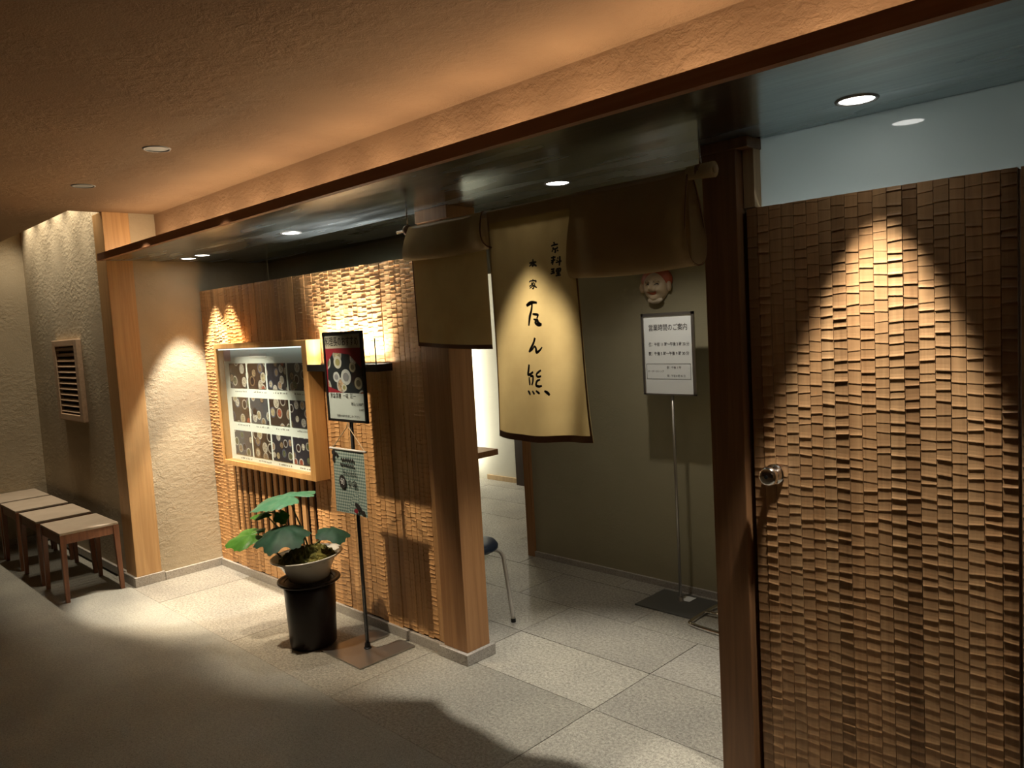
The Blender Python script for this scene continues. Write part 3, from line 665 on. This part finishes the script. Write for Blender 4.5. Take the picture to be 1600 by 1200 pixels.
# ================================================================== PLANT
PC = Vector((-3.655, 2.05, 0))
DP = (PC-Vector((0, 0, CAMZ))).dot(fw)
std = thing('pot_pedestal', 'dark brown glossy cylinder stand with a wide rim under the plant bowl', 'plant stand', PC)
obj('body', lathe([(0, 0.004), (0.115, 0.004), (0.122, 0.012), (0.134, 0.31), (0.134, 0.345), (0.125, 0.345), (0.112, 0.06), (0, 0.06)], PC, 44), 'brownpot', std, smooth=True)
obj('rim', lathe([(0.132, 0.338), (0.160, 0.345), (0.166, 0.352), (0.164, 0.358), (0.150, 0.358), (0.128, 0.352)], PC, 44, True), 'brownpot', std, smooth=True)
obj('foot', lathe([(0, 0), (0.075, 0), (0.075, 0.006), (0, 0.006)], PC, 30), 'brownpot', std)
bw = thing('potted_plant', 'large-leaved green plant in a pale ceramic bowl on the brown stand', 'plant', PC+Vector((0, 0, 0.333)))
tilt = Matrix.Rotation(math.radians(3.5), 4, fw.cross(Vector((0, 0, 1))).cross(Vector((0, 0, 1))).normalized())
def tl(bm, c):
    bmesh.ops.transform(bm, matrix=Matrix.Translation(c) @ tilt @ Matrix.Translation(-c), verts=bm.verts); return bm
cb = PC+Vector((0, 0, 0.45))
bowl = lathe([(0, 0.352), (0.090, 0.352), (0.105, 0.362), (0.122, 0.41), (0.148, 0.455), (0.182, 0.478), (0.190, 0.483), (0.188, 0.489), (0.178, 0.487), (0.150, 0.470), (0.135, 0.440), (0, 0.43)], PC, 52)
obj('bowl', tl(bowl, cb), 'ceramic', bw, smooth=True)
# moss mound
bm = bmesh.new(); bmesh.ops.create_uvsphere(bm, u_segments=60, v_segments=30, radius=1.0)
rn = random.Random(3)
for v in list(bm.verts):
    if v.co.z < -0.05: bm.verts.remove(v)
for v in bm.verts:
    k = 0.72+0.56*rn.random()
    v.co = PC+Vector((v.co.x*0.150*(0.94+0.1*rn.random()), v.co.y*0.150*(0.94+0.1*rn.random()), 0.458+max(v.co.z, 0)*0.060*k))
obj('moss', tl(bm, cb), 'moss', bw)
def leaf(cpx, cpy, dd, L, heading, tiltd, droop, mat, aspect=1.0, lobes=7, stemroot=(482, 872), name='leaf'):
    c = at(cpx, cpy, DP+dd)
    h = Vector((math.cos(heading), math.sin(heading), 0)); s = Vector((-math.sin(heading), math.cos(heading), 0)); u = Vector((0, 0, 1))
    rot = Matrix.Rotation(tiltd[0], 3, h) @ Matrix.Rotation(tiltd[1], 3, s)
    h, s, u = rot @ h, rot @ s, rot @ u
    bm = bmesh.new(); N = 84; rings = []; R_ = 7
    ctr = bm.verts.new(c)
    for k in range(1, R_+1):
        rho = k/R_; rg = []
        for i2 in range(N):
            th = -math.pi+2*math.pi*(i2+0.5)/N
            lb = abs(((th+math.pi)/(2*math.pi)*lobes) % 1.0 - 0.5)*2      # 0 at lobe tip, 1 at sinus
            r = (0.60+0.40*math.cos(th/2)**2)*(1-0.22*lb**1.6*rho) * (1+0.022*math.cos(th*lobes*4)*rho)
            r *= 1-0.75*math.exp(-((abs(th)-math.pi)/0.22)**2)*rho
            x_, y_ = r*rho*L*math.cos(th), r*rho*L*math.sin(th)*aspect
            z_ = -droop*L*(r*rho)**2 + 0.05*L*math.cos(lb*math.pi)*rho*(1-rho*0.5) + 0.012*L*math.sin(9*th+rho*11)*rho
            rg.append(bm.verts.new(c+h*x_+s*y_+u*z_))
        rings.append(rg)
    for i2 in range(N): bm.faces.new((ctr, rings[0][i2], rings[0][(i2+1) % N]))
    for a, d in zip(rings, rings[1:]):
        for i2 in range(N): bm.faces.new((a[i2], d[i2], d[(i2+1) % N], a[(i2+1) % N]))
    lf = obj(name, bm, mat, bw, smooth=True)
    e = at(stemroot[0], stemroot[1], DP)
    m1 = e.lerp(c, 0.35)+Vector((0, 0, 0.02)); m2 = e.lerp(c, 0.75)+Vector((0, 0, 0.035 if c.z-e.z < 0.1 else 0.0))
    pts = catmull([tuple(e), tuple(m1), tuple(m2), tuple(c-u*0.002)], 6)
    obj('stem', T(pts, [0.0055-0.0025*i2/(len(pts)-1) for i2 in range(len(pts))], 8), 'stem', lf, smooth=True)
LH = math.atan2(-RT.y, -RT.x)      # heading to the left of the picture
leaf(450, 774, 0.02, 0.225, LH-0.5, (-0.10, 0.02), 0.28, 'leaf_sheen', 1.0, 7, (486, 868))
leaf(444, 824, -0.10, 0.172, LH+1.35, (0.0, 0.10), 0.50, 'leaf', 1.05, 7, (478, 878))
leaf(518, 826, -0.04, 0.118, LH+2.2, (-0.10, 0.12), 0.42, 'leaf', 1.0, 5, (472, 880))
leaf(390, 836, 0.03, 0.145, LH+0.1, (-0.35, 0.16), 0.24, 'leaf_lit', 0.85, 5, (452, 884))
leaf(414, 802, 0.06, 0.090, LH-0.1, (-0.15, 0.05), 0.25, 'leaf_lit', 0.8, 5, (480, 874))
leaf(438, 804, -0.02, 0.066, LH+2.0, (0.2, 0.5), 0.25, 'leaf_lit', 0.8, 5, (480, 874))

# ================================================================== NOREN CURTAIN
NY = 2.28; RZ = 2.108
nr = thing('noren_curtain', 'tan cloth shop curtain with brush writing, side panels folded over its rod', 'curtain', (-2.13, NY, 1.16))
rod = obj('rod', T([(-2.86, NY, RZ), (-1.33, NY, RZ)], 0.013, 16), 'bamboo', nr, smooth=True)
obj('rod_end', T([(-2.985, NY, RZ-0.001), (-2.86, NY, RZ)], 0.008, 14), 'chrome', nr, smooth=True)
re_ = obj('rod_sleeve', T([(-1.395, NY, RZ), (-1.30, NY, RZ-0.002)], [0.022, 0.026], 20), 'noren_fold', nr, smooth=True)
obj('sleeve_core', T([(-1.302, NY, RZ-0.002), (-1.292, NY, RZ-0.002)], 0.013, 16), 'bamboo', nr, smooth=True)
for hx in (-2.905, -1.352):
    obj('hook', T([(hx, NY, SOF), (hx, NY, RZ+0.02)], 0.0035, 8), 'chrome', nr, smooth=True)
    obj('hanging_loop', T([(hx-0.008, NY, RZ), (hx+0.008, NY, RZ)], 0.024, 18), 'piping', nr, smooth=True)
def sheet(fn, nu, nv):
    bm = bmesh.new(); g_ = [[bm.verts.new(fn(i2/nu, j/nv)) for i2 in range(nu+1)] for j in range(nv+1)]
    for a, d in zip(g_, g_[1:]):
        for i2 in range(nu): bm.faces.new((a[i2], a[i2+1], d[i2+1], d[i2]))
    return bm
# middle panel
def midY(x_, z_):
    u = (x_+2.35)/0.5; d = (RZ-z_)/0.95
    return NY-0.014 + d*(0.017*math.sin(u*7.5+0.6+d*1.4)+0.009*math.sin(u*15+d*3)) + 0.004*math.sin(u*34)*math.exp(-d*6) - 0.018*d*d
def midXZ(u, v_):
    x_ = -2.35+0.46*u + (0.004*u+0.072*u*u)*v_*v_*0.92
    z_ = RZ+0.004-v_*0.938 + 0.010*v_*u - 0.012*math.sin(math.pi*u)*v_
    return x_, z_
mid = obj('middle_panel', sheet(lambda u, v_: (lambda q: (q[0], midY(*q), q[1]))(midXZ(u, v_)), 48, 70), 'noren', nr, smooth=True)
def strip(name, u0, u1, v0, v1, nu, nv, off, mat, parent):
    return obj(name, sheet(lambda u, v_: (lambda q: (q[0], midY(*q)+off, q[1]))(midXZ(u0+(u1-u0)*u, v0+(v1-v0)*v_)), nu, nv), mat, parent, smooth=True)
strip('bottom_hem', 0, 1, 0.972, 1.0, 48, 2, -0.002, 'piping', mid)
strip('top_band', 0, 1, 0.0, 0.05, 48, 3, -0.003, 'noren_fold', mid)
strip('side_hem', 0, 0.018, 0.05, 1.0, 2, 60, -0.0025, 'noren_fold', mid)
strip('side_hem', 0.982, 1, 0.05, 1.0, 2, 60, -0.0025, 'piping', mid)
obj('top_band_back', sheet(lambda u, v_: (-2.35+0.46*u, NY+0.014, RZ+0.004-0.05*v_), 20, 2), 'noren_fold', mid)
# folded side panels: a loop of cloth thrown over the rod, open at its ends
def flap(x0, x1, zlow, bulge, skew, ph):
    def fn(u, v_):
        a = v_*2*math.pi; h_ = RZ+0.012-zlow
        d = (1-math.cos(a))/2                              # 0 at the rod, 1 at the fold
        k = 1+0.9*math.exp(-((1-u)/0.12)**2)+0.25*math.exp(-(u/0.12)**2)
        y_ = NY - math.copysign(1, math.sin(a))*abs(math.sin(a))**0.8*bulge*k*(0.35+d*0.9) - 0.004
        y_ += 0.006*math.sin(u*7+ph+d*2)*d
        return (x0+(x1-x0)*u+skew*d*(1-2*u)+0.02*d*(u-0.5), y_, RZ+0.014-h_*d+0.010*d*math.sin(math.pi*u)*-1)
    return sheet(fn, 40, 56)
lf_ = obj('folded_flap', flap(-2.885, -2.38, 1.965, 0.030, -0.030, 0.3), 'noren_fold', nr, smooth=True)
obj('folded_flap', flap(-1.888, -1.385, 1.803, 0.036, -0.012, 2.0), 'noren_fold', nr, smooth=True)
for (xe, zlow, bu) in ((-2.384, 1.965, 0.057), (-1.39, 1.803, 0.068)):
    pts = []
    for k in range(29):
        a = 2*math.pi*k/28; d = (1-math.cos(a))/2
        pts.append((xe+0.01*d+(0.035 if xe < -2 else 0.012)*d*1.0, NY-math.copysign(1, math.sin(a))*abs(math.sin(a))**0.8*bu*(0.35+d*0.9)-0.004, RZ+0.014-(RZ+0.012-zlow)*d))
    obj('flap_piping', tube(bmesh.new(), pts, 0.003, 6, False), 'piping', nr)
obj('inner_fold', sheet(lambda u, v_: (-1.50+0.10*u, NY+0.004+0.004*math.sin(5*u+2*v_), RZ-0.27*v_), 8, 20), 'noren', nr, smooth=True)
# hanging part of the panel beside the carved screen
def hang(u, v_):
    x_ = -2.895+0.505*u+0.012*(1-u)*0; z_ = 2.02-0.455*v_-0.022*u*v_-0.004*math.sin(math.pi*u)*v_
    return (x_, NY+0.006+v_*(0.008*math.sin(u*6+1)+0.004*math.sin(u*13)), z_)
hp = obj('hanging_panel', sheet(hang, 40, 40), 'noren', nr, smooth=True)
obj('bottom_hem', sheet(lambda u, v_: (lambda q: (q[0], q[1]-0.002, q[2]))(hang(u, 0.96+0.04*v_)), 40, 2), 'piping', hp)
obj('side_hem', sheet(lambda u, v_: (lambda q: (q[0], q[1]-0.002, q[2]))(hang(0.016*u, v_)), 2, 40), 'piping', hp)
# brush writing on the middle panel
def brush(strokes, name, parent):
    bm = bmesh.new()
    for st in strokes:
        sm = catmull(st, 6)
        P3 = [(on(a, b_, NY-0.016), w_) for a, b_, w_ in sm]
        L_, R2 = [], []
        for k, (p, w_) in enumerate(P3):
            q0, q1 = P3[max(k-1, 0)][0], P3[min(k+1, len(P3)-1)][0]
            d = Vector((q1.x-q0.x, 0, q1.z-q0.z)); d.normalize(); nn_ = Vector((-d.z, 0, d.x))*(w_*0.0037)
            for lst, sg in ((L_, 1), (R2, -1)):
                e = p+nn_*sg; lst.append(bm.verts.new((e.x, midY(e.x, e.z)-0.003, e.z)))
        for k in range(len(L_)-1):
            bm.faces.new((L_[k], L_[k+1], R2[k+1], R2[k]))
    return obj(name, bm, 'ink', parent)
def z6(px, py): return 600+px/4, 300+py/4
def z7(px, py): return 600+px/4, 560+py/4
def S6(*p): return [(*z6(a, b_), w_) for a, b_, w_ in p]
def S7(*p): return [(*z7(a, b_), w_) for a, b_, w_ in p]
brush([S6((898, 712, 1.6), (915, 698, 2.2), (935, 690, 1.8), (966, 692, 1.2)), S6((935, 690, 1.2), (930, 740, 1.5), (920, 780, 1.8), (915, 835, 1.0)),
       S6((938, 762, 1.0), (960, 765, 1.5), (975, 768, 1.2), (968, 790, 1.0)), S6((945, 795, 0.8), (968, 800, 1.6), (978, 815, 1.6), (1000, 828, 1.0)), S6((968, 800, 1.0), (958, 815, 1.4), (978, 832, 1.4), (1000, 830, 1.0))], 'brush_character', mid)
brush([S6((958, 910, 1.5), (950, 940, 1.6), (935, 970, 1.6), (922, 996, 1.2), (940, 985, 1.0), (955, 965, 1.2), (966, 975, 1.5), (972, 1000, 1.8), (990, 990, 1.3), (1006, 968, 0.8))], 'brush_character', mid)
brush([S7((922, 36, 1.2), (920, 70, 1.6), (918, 100, 1.4), (935, 95, 1.4), (952, 82, 1.2)), S7((925, 115, 1.0), (930, 150, 1.4), (932, 165, 1.0)), S7((932, 112, 1.0), (950, 108, 1.4), (952, 140, 1.4), (945, 165, 1.2)),
       S7((1003, 72, 1.0), (985, 85, 1.4), (975, 100, 1.2), (985, 112, 1.4), (1005, 108, 1.0)), S7((1000, 128, 1.0), (980, 140, 1.4), (976, 165, 1.6), (995, 172, 1.4), (1012, 168, 1.0)),
       S7((920, 198, 1.0), (930, 212, 1.6), (938, 226, 1.0)), S7((950, 200, 0.9), (962, 215, 1.5), (966, 222, 0.8)), S7((975, 198, 0.9), (990, 210, 1.4), (1000, 216, 0.8)), S7((1025, 200, 1.0), (1040, 212, 1.8), (1052, 228, 1.2))], 'brush_character', mid)
brush([S6((912, 445, 0.9), (935, 440, 1.1), (958, 438, 0.8)), S6((936, 420, 0.9), (936, 450, 1.0), (934, 470, 0.8)), S6((934, 443, 0.7), (922, 456, 0.9), (912, 466, 0.7)), S6((937, 443, 0.7), (948, 455, 1.1), (960, 464, 0.8)), S6((927, 460, 0.7), (944, 459, 0.7))], 'brush_character', mid)
brush([S6((936, 545, 0.9), (938, 552, 0.9)), S6((916, 566, 0.9), (918, 558, 0.8), (940, 555, 0.9), (958, 556, 0.9), (954, 566, 0.8)), S6((925, 570, 0.7), (948, 568, 0.7)), S6((938, 570, 0.8), (925, 584, 0.8), (914, 590, 0.7)), S6((932, 578, 0.8), (944, 588, 1.0), (940, 604, 0.9), (932, 602, 0.7)),
       S6((938, 586, 0.7), (926, 596, 0.7), (916, 602, 0.6)), S6((952, 572, 0.7), (946, 580, 0.8)), S6((946, 582, 0.8), (954, 592, 1.0), (964, 598, 0.7))], 'brush_character', mid)
brush([S6((1064, 312, 0.8), (1068, 324, 0.9)), S6((1050, 338, 0.8), (1070, 330, 1.0), (1088, 326, 0.7)), S6((1062, 345, 0.8), (1062, 358, 0.8), (1084, 350, 0.8), (1082, 342, 0.7)), S6((1072, 356, 0.8), (1074, 374, 1.0), (1068, 378, 0.7)), S6((1060, 364, 0.7), (1054, 374, 0.8)), S6((1082, 362, 0.7), (1090, 370, 0.8))], 'brush_character', mid)
brush([S6((1050, 412, 0.8), (1066, 408, 0.9), (1076, 406, 0.7)), S6((1064, 400, 0.8), (1062, 430, 1.0), (1058, 456, 0.7)), S6((1050, 430, 0.8), (1074, 424, 0.8)), S6((1060, 432, 0.6), (1050, 446, 0.7)), S6((1084, 410, 0.7), (1090, 416, 0.8)), S6((1080, 424, 0.7), (1086, 430, 0.8)), S6((1076, 442, 0.8), (1108, 430, 0.8)), S6((1098, 400, 0.9), (1098, 430, 1.1), (1096, 460, 0.7))], 'brush_character', mid)
brush([S6((1050, 484, 0.8), (1070, 480, 0.8)), S6((1052, 498, 0.7), (1070, 494, 0.7)), S6((1062, 484, 0.8), (1062, 506, 0.8)), S6((1048, 512, 0.8), (1072, 504, 0.8)), S6((1080, 484, 0.8), (1080, 500, 0.8)), S6((1080, 482, 0.8), (1102, 478, 0.9), (1100, 498, 0.8)), S6((1080, 492, 0.6), (1100, 489, 0.6)), S6((1080, 502, 0.7), (1100, 498, 0.7)), S6((1090, 482, 0.7), (1091, 520, 0.9)), S6((1080, 512, 0.7), (1100, 508, 0.7)), S6((1076, 524, 0.8), (1104, 518, 0.8))], 'brush_character', mid)

# ================================================================== INSIDE THE ENTRANCE
# notice stand
SY = 3.69
ns_ = thing('notice_stand', 'metal pole stand holding a white opening-hours notice', 'sign stand', (-2.42, SY, 0))
obj('base_plate', B((-2.60, -2.23, 3.50, 3.80, 0.001, 0.008)), 'grey_metal', ns_, bev=0.001)
obj('pole', T([(-2.42, SY+0.008, 0.008), (-2.42, SY+0.008, 1.3)], 0.008, 12), 'steel', ns_, smooth=True)
obj('pole_foot', lathe([(0, 0.02), (0.014, 0.02), (0.018, 0), (0, 0)], (-2.42, SY+0.008, 0.008), 16), 'steel', ns_)
nx0, nx1, nz0, nz1 = -2.60, -2.256, 1.195, 1.658
obj('notice_frame', B((nx0, nx0+0.016, SY-0.012, SY, nz0, nz1), (nx1-0.016, nx1, SY-0.012, SY, nz0, nz1), (nx0, nx1, SY-0.012, SY, nz1-0.016, nz1), (nx0, nx1, SY-0.012, SY, nz0, nz0+0.008), (nx0, nx1, SY-0.003, SY, nz0, nz1)), 'steel', ns_)
nt_ = obj('notice', B((nx0+0.016, nx1-0.016, SY-0.006, SY-0.0035, nz0+0.008, nz1-0.016)), 'paper', ns_)
cx = (nx0+nx1)/2; TY = SY-0.0066
text('営業時間のご案内', 'lettering', 0.040, cx+0.002, 1.573, TY, 'ink', nt_, sx=0.80, bold=0.0003)
text('昼：午前 11 時〜午後 3 時 30 分', 'lettering', 0.0235, cx+0.005, 1.480, TY, 'ink', nt_, sx=0.80, bold=0.0003)
text('夜：午後 5 時〜午後 9 時 30 分', 'lettering', 0.0235, cx+0.002, 1.428, TY, 'ink', nt_, sx=0.83, bold=0.0003)
lx0, lx1, lz0, lz1 = nx0+0.024, nx1-0.030, 1.285, 1.372
obj('ruled_box', B((lx0, lx1, TY-0.0003, TY, lz0, lz0+0.002), (lx0, lx1, TY-0.0003, TY, lz1-0.002, lz1), (lx0, lx0+0.002, TY-0.0003, TY, lz0, lz1), (lx1-0.002, lx1, TY-0.0003, TY, lz0, lz1)), 'ink', nt_)
text('オーダーストップ', 'lettering', 0.0135, lx0+0.008, (lz0+lz1)/2, TY, 'ink', nt_, align='LEFT')
text('昼：午後 3 時', 'lettering', 0.0155, lx0+0.135, lz1-0.022, TY, 'ink', nt_, align='LEFT')
text('夜：午後 8 時 45 分', 'lettering', 0.0155, lx0+0.135, lz0+0.018, TY, 'ink', nt_, align='LEFT', sx=0.9)
tg = obj('paper_slip', B((-2.435, -2.365, 3.70, 3.775, 0.0085, 0.0095)), 'paper', None)
tag(tg, 'small white paper slip lying on the base plate of the notice stand', 'paper')
# bent-tube stand half hidden by the post
cs = thing('tube_stand', 'chrome bent-tube stand foot partly hidden behind the dark post', 'stand', (-2.08, 3.62, 0))
obj('foot_tube', T(catmull([(-1.95, 3.40, 0.012), (-2.16, 3.42, 0.012), (-2.205, 3.47, 0.012), (-2.205, 3.72, 0.012), (-2.16, 3.77, 0.012), (-1.95, 3.78, 0.012)], 5), 0.011, 10), 'chrome', cs, smooth=True)
obj('cross_bar', T([(-2.202, 3.60, 0.022), (-2.0, 3.60, 0.022)], 0.009, 10), 'chrome', cs, smooth=True)
obj('upright', T([(-2.03, 3.60, 0.022), (-2.03, 3.60, 0.7)], 0.010, 10), 'chrome', cs, smooth=True)
# mask
mk = thing('wall_mask', 'smiling old-man mask with a red cap and white beard on the olive wall', 'mask', (-2.598, 3.858, 1.73))
MC = Vector((-2.598, 3.855, 1.815))
bm = bmesh.new(); G = 40; gg = []
def facez(u, v_):
    r2 = u*u+v_*v_
    d = 0.060*math.sqrt(max(0.0, 1-min(r2, 1)))
    g_ = lambda a, c_, sa, sc_: math.exp(-((u-a)/sa)**2-((v_-c_)/sc_)**2)
    d += 0.030*g_(0, -0.10, 0.16, 0.20)+0.012*g_(0, 0.15, 0.10, 0.3)          # nose
    d += 0.016*(g_(-0.48, -0.22, 0.24, 0.2)+g_(0.48, -0.22, 0.24, 0.2))      # cheeks
    d += 0.010*(g_(-0.36, 0.34, 0.24, 0.08)+g_(0.36, 0.34, 0.24, 0.08))      # brows
    d -= 0.012*(g_(-0.36, 0.16, 0.18, 0.08)+g_(0.36, 0.16, 0.18, 0.08))      # eyes
    d -= 0.016*g_(0, -0.47, 0.34, 0.09); d += 0.014*g_(0, -0.82, 0.4, 0.16)
    return d
for j in range(G+1):
    rw = []
    for i2 in range(G+1):
        a, c_ = i2/G*2-1, j/G*2-1
        u = a*math.sqrt(1-c_*c_/2); v_ = c_*math.sqrt(1-a*a/2)
        wx = 0.088*(1-0.10*max(0, -v_))
        rw.append(bm.verts.new((MC.x+u*wx, MC.y-facez(u, v_), MC.z+v_*0.093)))
    gg.append(rw)
for a, d in zip(gg, gg[1:]):
    for i2 in range(G): bm.faces.new((a[i2], a[i2+1], d[i2+1], d[i2]))
face = obj('face', bm, simple('mask_cream', (0.52, 0.40, 0.26), 0.5), mk, smooth=True)
MRED = simple('mask_red', (0.42, 0.09, 0.035), 0.5)
bm = bmesh.new(); bmesh.ops.create_uvsphere(bm, u_segments=28, v_segments=16, radius=1)
for v in list(bm.verts):
    if v.co.y > 0.05: bm.verts.remove(v)
for v in bm.verts: v.co = Vector((MC.x+v.co.x*0.108, MC.y-0.0-max(-v.co.y, 0)*0.040, MC.z+0.034+v.co.z*0.078))
obj('cap', bm, MRED, mk, smooth=True)
for s in (-1, 1):
    bm = bmesh.new(); bmesh.ops.create_uvsphere(bm, u_segments=14, v_segments=8, radius=1)
    for v in bm.verts: v.co = Vector((MC.x+s*0.093+v.co.x*0.016, MC.y-0.018+v.co.y*0.016, MC.z-0.005+v.co.z*0.030))
    obj('ear', bm, simple('mask_ear', (0.50, 0.37, 0.24), 0.5), mk, smooth=True)
    def mark(name, cxu, cvv, wu, hv, curve, mat):
        bm = bmesh.new(); t0, t1 = [], []
        for k in range(13):
            a = k/12*2-1; uu = cxu+a*wu; vv = cvv-curve*a*a; hh = hv*(1-a*a)**0.5+0.004
            for lst, sg in ((t0, 1), (t1, -1)):
                lst.append(bm.verts.new((MC.x+uu*0.088, MC.y-facez(uu, vv+sg*hh)-0.0015, MC.z+(vv+sg*hh)*0.093)))
        for k in range(12): bm.faces.new((t0[k], t0[k+1], t1[k+1], t1[k]))
        return obj(name, bm, mat, mk)
    mark('eye', s*0.36, 0.15, 0.17, 0.035, 0.10, M['ink'])
    mark('eyebrow', s*0.36, 0.36, 0.22, 0.05, 0.14, simple('mask_brow', (0.20, 0.15, 0.11), 0.8))
mark('mouth', 0, -0.46, 0.36, 0.075, -0.14, MRED)
bm = bmesh.new(); bmesh.ops.create_uvsphere(bm, u_segments=28, v_segments=12, radius=1); rn = random.Random(5)
for v in bm.verts: v.co = Vector((MC.x+v.co.x*0.052, MC.y-0.026+v.co.y*0.016, MC.z-0.080+v.co.z*0.017*(1+0.5*rn.random())))
obj('beard', bm, simple('mask_beard', (0.60, 0.50, 0.36), 0.8), mk, smooth=True)
# blue round stool
STX, STY = -3.155, 2.755
bs = thing('round_stool', 'round stool with dark blue padded seat behind the wooden post', 'stool', (STX, STY, 0))
BC = (STX, STY, 0)
obj('seat', lathe([(0, 0.418), (0.150, 0.418), (0.160, 0.426), (0.162, 0.440), (0.150, 0.457), (0.10, 0.464), (0, 0.466)], BC, 44), 'blue', bs, smooth=True)
for k in range(4):
    a = math.radians(42+90*k); c_, s_ = math.cos(a), math.sin(a)
    pts = catmull([(BC[0]+0.05*c_, BC[1]+0.05*s_, 0.412), (BC[0]+0.145*c_, BC[1]+0.145*s_, 0.410), (BC[0]+0.180*c_, BC[1]+0.180*s_, 0.385), (BC[0]+0.192*c_, BC[1]+0.192*s_, 0.32), (BC[0]+0.222*c_, BC[1]+0.222*s_, 0.012)], 6)
    lg = obj('leg', T(pts, 0.0115, 12), 'white_metal', bs, smooth=True)
    obj('rubber_foot', lathe([(0, 0), (0.014, 0), (0.014, 0.02), (0.0, 0.02)], (BC[0]+0.222*c_, BC[1]+0.222*s_, 0), 14), 'black', lg)
# table corner deep inside
tb = thing('wooden_table', 'brown wooden table corner seen past the wooden post inside', 'table', (-4.55, 3.6, 0))
obj('table_top', B((-4.98, -4.13, 3.25, 3.955, 0.675, 0.72)), 'post', tb, bev=0.006)
for a, b_ in ((-4.92, 3.31), (-4.92, 3.895), (-4.50, 3.31), (-4.50, 3.895)):
    obj('leg', B((a-0.025, a+0.025, b_-0.025, b_+0.025, 0, 0.675)), 'post', tb, bev=0.003)
